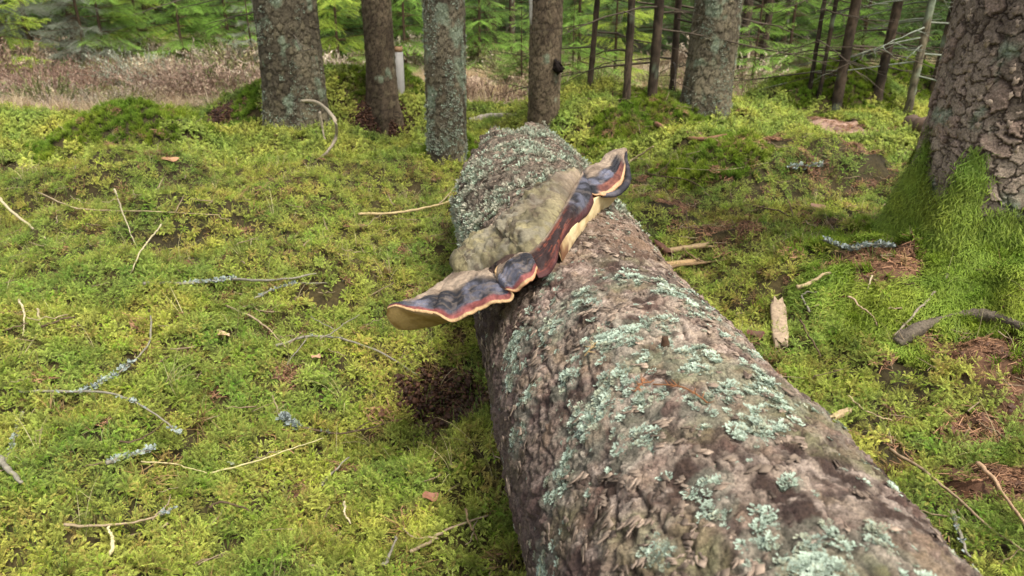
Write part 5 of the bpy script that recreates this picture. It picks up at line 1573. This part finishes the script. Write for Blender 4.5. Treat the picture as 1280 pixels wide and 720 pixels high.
stick('twig', [(23, 376), (24, 398), (21, 421)], .0026, 'short pale twig standing in the moss near the left edge', col=srgb(180, 166, 132), lifts=[.035, .025, .01])
stick('twig', [(47, 385), (50, 398), (53, 414)], .0026, 'second short standing twig right of the one near the left edge', col=srgb(170, 156, 122), lifts=[.03, .02, .01])
stick('twig', [(52, 408), (75, 403), (96, 396)], .0026, 'brown twig lying beside the two short standing twigs', col=TD)
stick('fallen_branch', [(588, 153), (615, 147), (645, 146)], .024, 'pale dead branch lying at the edge of the clearing left of the striped trunk', 'branch', srgb(172, 160, 144), lift=.02)
stick('fallen_branch', [(1137, 154), (1152, 158), (1168, 160)], .040, 'short dark log piece lying in grass behind the right tree', 'log', srgb(92, 74, 60), lift=.03, taper=.9)
stick('root', [(820, 155), (860, 172), (905, 170)], .012, 'reddish root crossing the mossy ridge', 'root', srgb(140, 100, 78), lift=.012)
stick('twig', [(845, 210), (900, 212), (960, 204)], .0018, 'fine pale grass stem over the deep green mound', col=srgb(160, 150, 110))

# chunks of wood
def chunk(pxs, w_, th, label, col, lift=.026):
    A = ground_hit(*pxs[0], lift); B = ground_hit(*pxs[1], lift)
    d = B - A; L_ = np.linalg.norm(d); d /= L_; s_ = np.cross(d, [0, 0, 1.0]); s_ /= np.linalg.norm(s_); u = np.cross(s_, d)
    n1, n2 = 24, 16
    V_ = []; cc = []
    ang = np.linspace(0, 2 * np.pi, n2, endpoint=False)
    for i in range(n1):
        t = i / (n1 - 1)
        ww = w_ * (1 - .25 * abs(2 * t - 1) ** 3) * (1 + .06 * math.sin(9 * t))
        for a in ang:
            rag = (.012 * rng.normal() if i in (0, n1 - 1) else 0)
            x_ = math.copysign(abs(math.cos(a)) ** .6, math.cos(a)) * ww / 2; z_ = math.copysign(abs(math.sin(a)) ** .7, math.sin(a)) * th / 2
            gr = .0012 * math.sin(x_ * 900 + 3 * math.sin(t * 6)) * (1 if z_ > 0 else 0)
            V_.append(A + d * (L_ * t + rag) + s_ * x_ + u * (z_ + gr)); cc.append(col * (1 + .25 * math.sin(x_ * 1500) * .5 + rng.normal(0, .05)))
    mb = MB(); V_ = np.array(V_); mb.add(V_, grid_faces(n1, n2, True), None, np.clip(np.array(cc), 0, 1))
    mb.add(np.vstack([V_[:n2], V_[:n2].mean(0)]), None, [[j, n2, (j + 1) % n2] for j in range(n2)], col * .8)
    mb.add(np.vstack([V_[-n2:], V_[-n2:].mean(0)]), None, [[j, (j + 1) % n2, n2] for j in range(n2)], col * .8)
    tag(mb.build('wood_chunk', M['wood']), label, 'wood chunk')
chunk([(976, 430), (972, 378)], .038, .016, 'pale weathered wood chunk lying right of the log', srgb(156, 136, 112))
chunk([(826, 315), (884, 306)], .022, .014, 'pale splinter with dark broken end lying beside the log under the fungus', srgb(158, 134, 100), .02)
chunk([(828, 331), (872, 326)], .020, .012, 'brownish splinter in front of the pale one beside the log', srgb(158, 130, 92), .016)
chunk([(820, 304), (838, 318)], .022, .02, 'dark reddish bark lump at the end of the pale splinter', srgb(92, 64, 50), .02)
chunk([(1040, 522), (1062, 513)], .014, .012, 'small pale broken piece tucked against the right side of the log', srgb(170, 148, 112), .02)

# leaves and bark bits
def leaf(px, py, L_, w_, label, col, yaw, tilt=.25, cat='leaf', nm='leaf'):
    g = ground_hit(px, py, .022); n1 = 9; V_ = []; cc = []
    for i in range(n1):
        t = i / (n1 - 1)
        hw_ = w_ / 2 * (math.sin(math.pi * min(max(t, .04), .98)) ** .6)
        for sg in (-1, -.5, 0, .5, 1):
            V_.append((L_ * (t - .5), hw_ * sg + .003 * math.sin(t * 7), .10 * L_ * (2 * t - 1) ** 2 + .25 * abs(sg) * hw_ + .03 * L_ * math.sin(8 * t + sg)))
            cc.append(col * (1.0 - .2 * (sg == 0) + rng.normal(0, .05)))
    V_ = np.array(V_); m = len(V_)
    mb = MB(); Q = grid_faces(n1, 5)
    mb.add(np.vstack([V_, V_ - [0, 0, .0008]]), np.vstack([Q, Q[:, ::-1] + m]), None, np.clip(np.array(cc + cc), 0, 1))
    o_ = mb.build(nm, M['litter']); o_.location = tuple(g); o_.rotation_euler = (tilt, .1, yaw)
    tag(o_, label, cat)
leaf(279, 419, .052, .026, 'beige curled leaf lying in the moss left of the forked branch', srgb(196, 166, 134), 2.3, .3)
leaf(538, 621, .026, .018, 'reddish brown leaf beside a dark twig near the lower log', srgb(128, 88, 68), .3)
leaf(1022, 259, .050, .034, 'pinkish brown leaf on the moss left of the right tree', srgb(150, 116, 90), .1)
leaf(290, 580, .020, .008, 'tiny pale leaf on the pale straight stem', srgb(178, 186, 150), 2.6)
leaf(213, 200, .060, .035, 'faded brown leaf in front of the left mossy mound', srgb(170, 128, 96), .5)
leaf(1105, 524, .026, .012, 'curled pale tan leaf at the right of the log', srgb(186, 150, 112), 2.0, .5)
leaf(395, 446, .024, .012, 'small brownish bud scale near the forked branch', srgb(176, 140, 110), 1.0)
leaf(944, 418, .045, .024, 'dark brown bark flake against the right side of the log', srgb(98, 62, 52), .2, .3, 'bark flake', 'bark_flake')
leaf(1113, 351, .012, .008, 'tiny yellow-green leaf on the needles by the mossy foot', srgb(190, 196, 110), 1.2)
leaf(868, 168, .07, .04, 'reddish bark piece on the mossy ridge', srgb(120, 86, 66), .1, .2, 'bark flake', 'bark_flake')

# orange needle sprigs lying on the log
def sprig(px_pts, label, nn_=26, col=srgb(150, 102, 66)):
    P = []
    for px, py in px_pts:
        h = log_hit(px, py); p, n_ = log_point(np.array([h[0]]), np.array([h[1]]), .007); P.append(p[0])
    P = np.array(P); q = cr(P, np.linspace(0, len(P) - 1, 20)); mb = MB()
    mb.tube(q, .0009, col * .8, 5, .05)
    for i in range(nn_):
        p = q[rng.integers(len(q))]; d = rng.normal(0, 1, 3); d[2] = abs(d[2]) * .25; d /= np.linalg.norm(d); l = rng.uniform(.006, .013)
        mb.tube([p, p + d * l * .5, p + d * l], [.0005, .0006, .0002], col * rng.uniform(.8, 1.3), 3, 0, cap=False)
    tag(mb.build('needle_sprig', M['litter']), label, 'needle sprig')
sprig([(797, 498), (806, 490), (815, 484)], 'small orange needle sprig at the left of the pair on the log', 20)
sprig([(818, 488), (850, 495), (872, 505), (884, 516)], 'longer orange needle sprig arching over the lichen on the log', 12)
sprig([(735, 452), (745, 445), (748, 436)], 'tan needle tuft on the upper left of the log', 12, srgb(176, 150, 104))
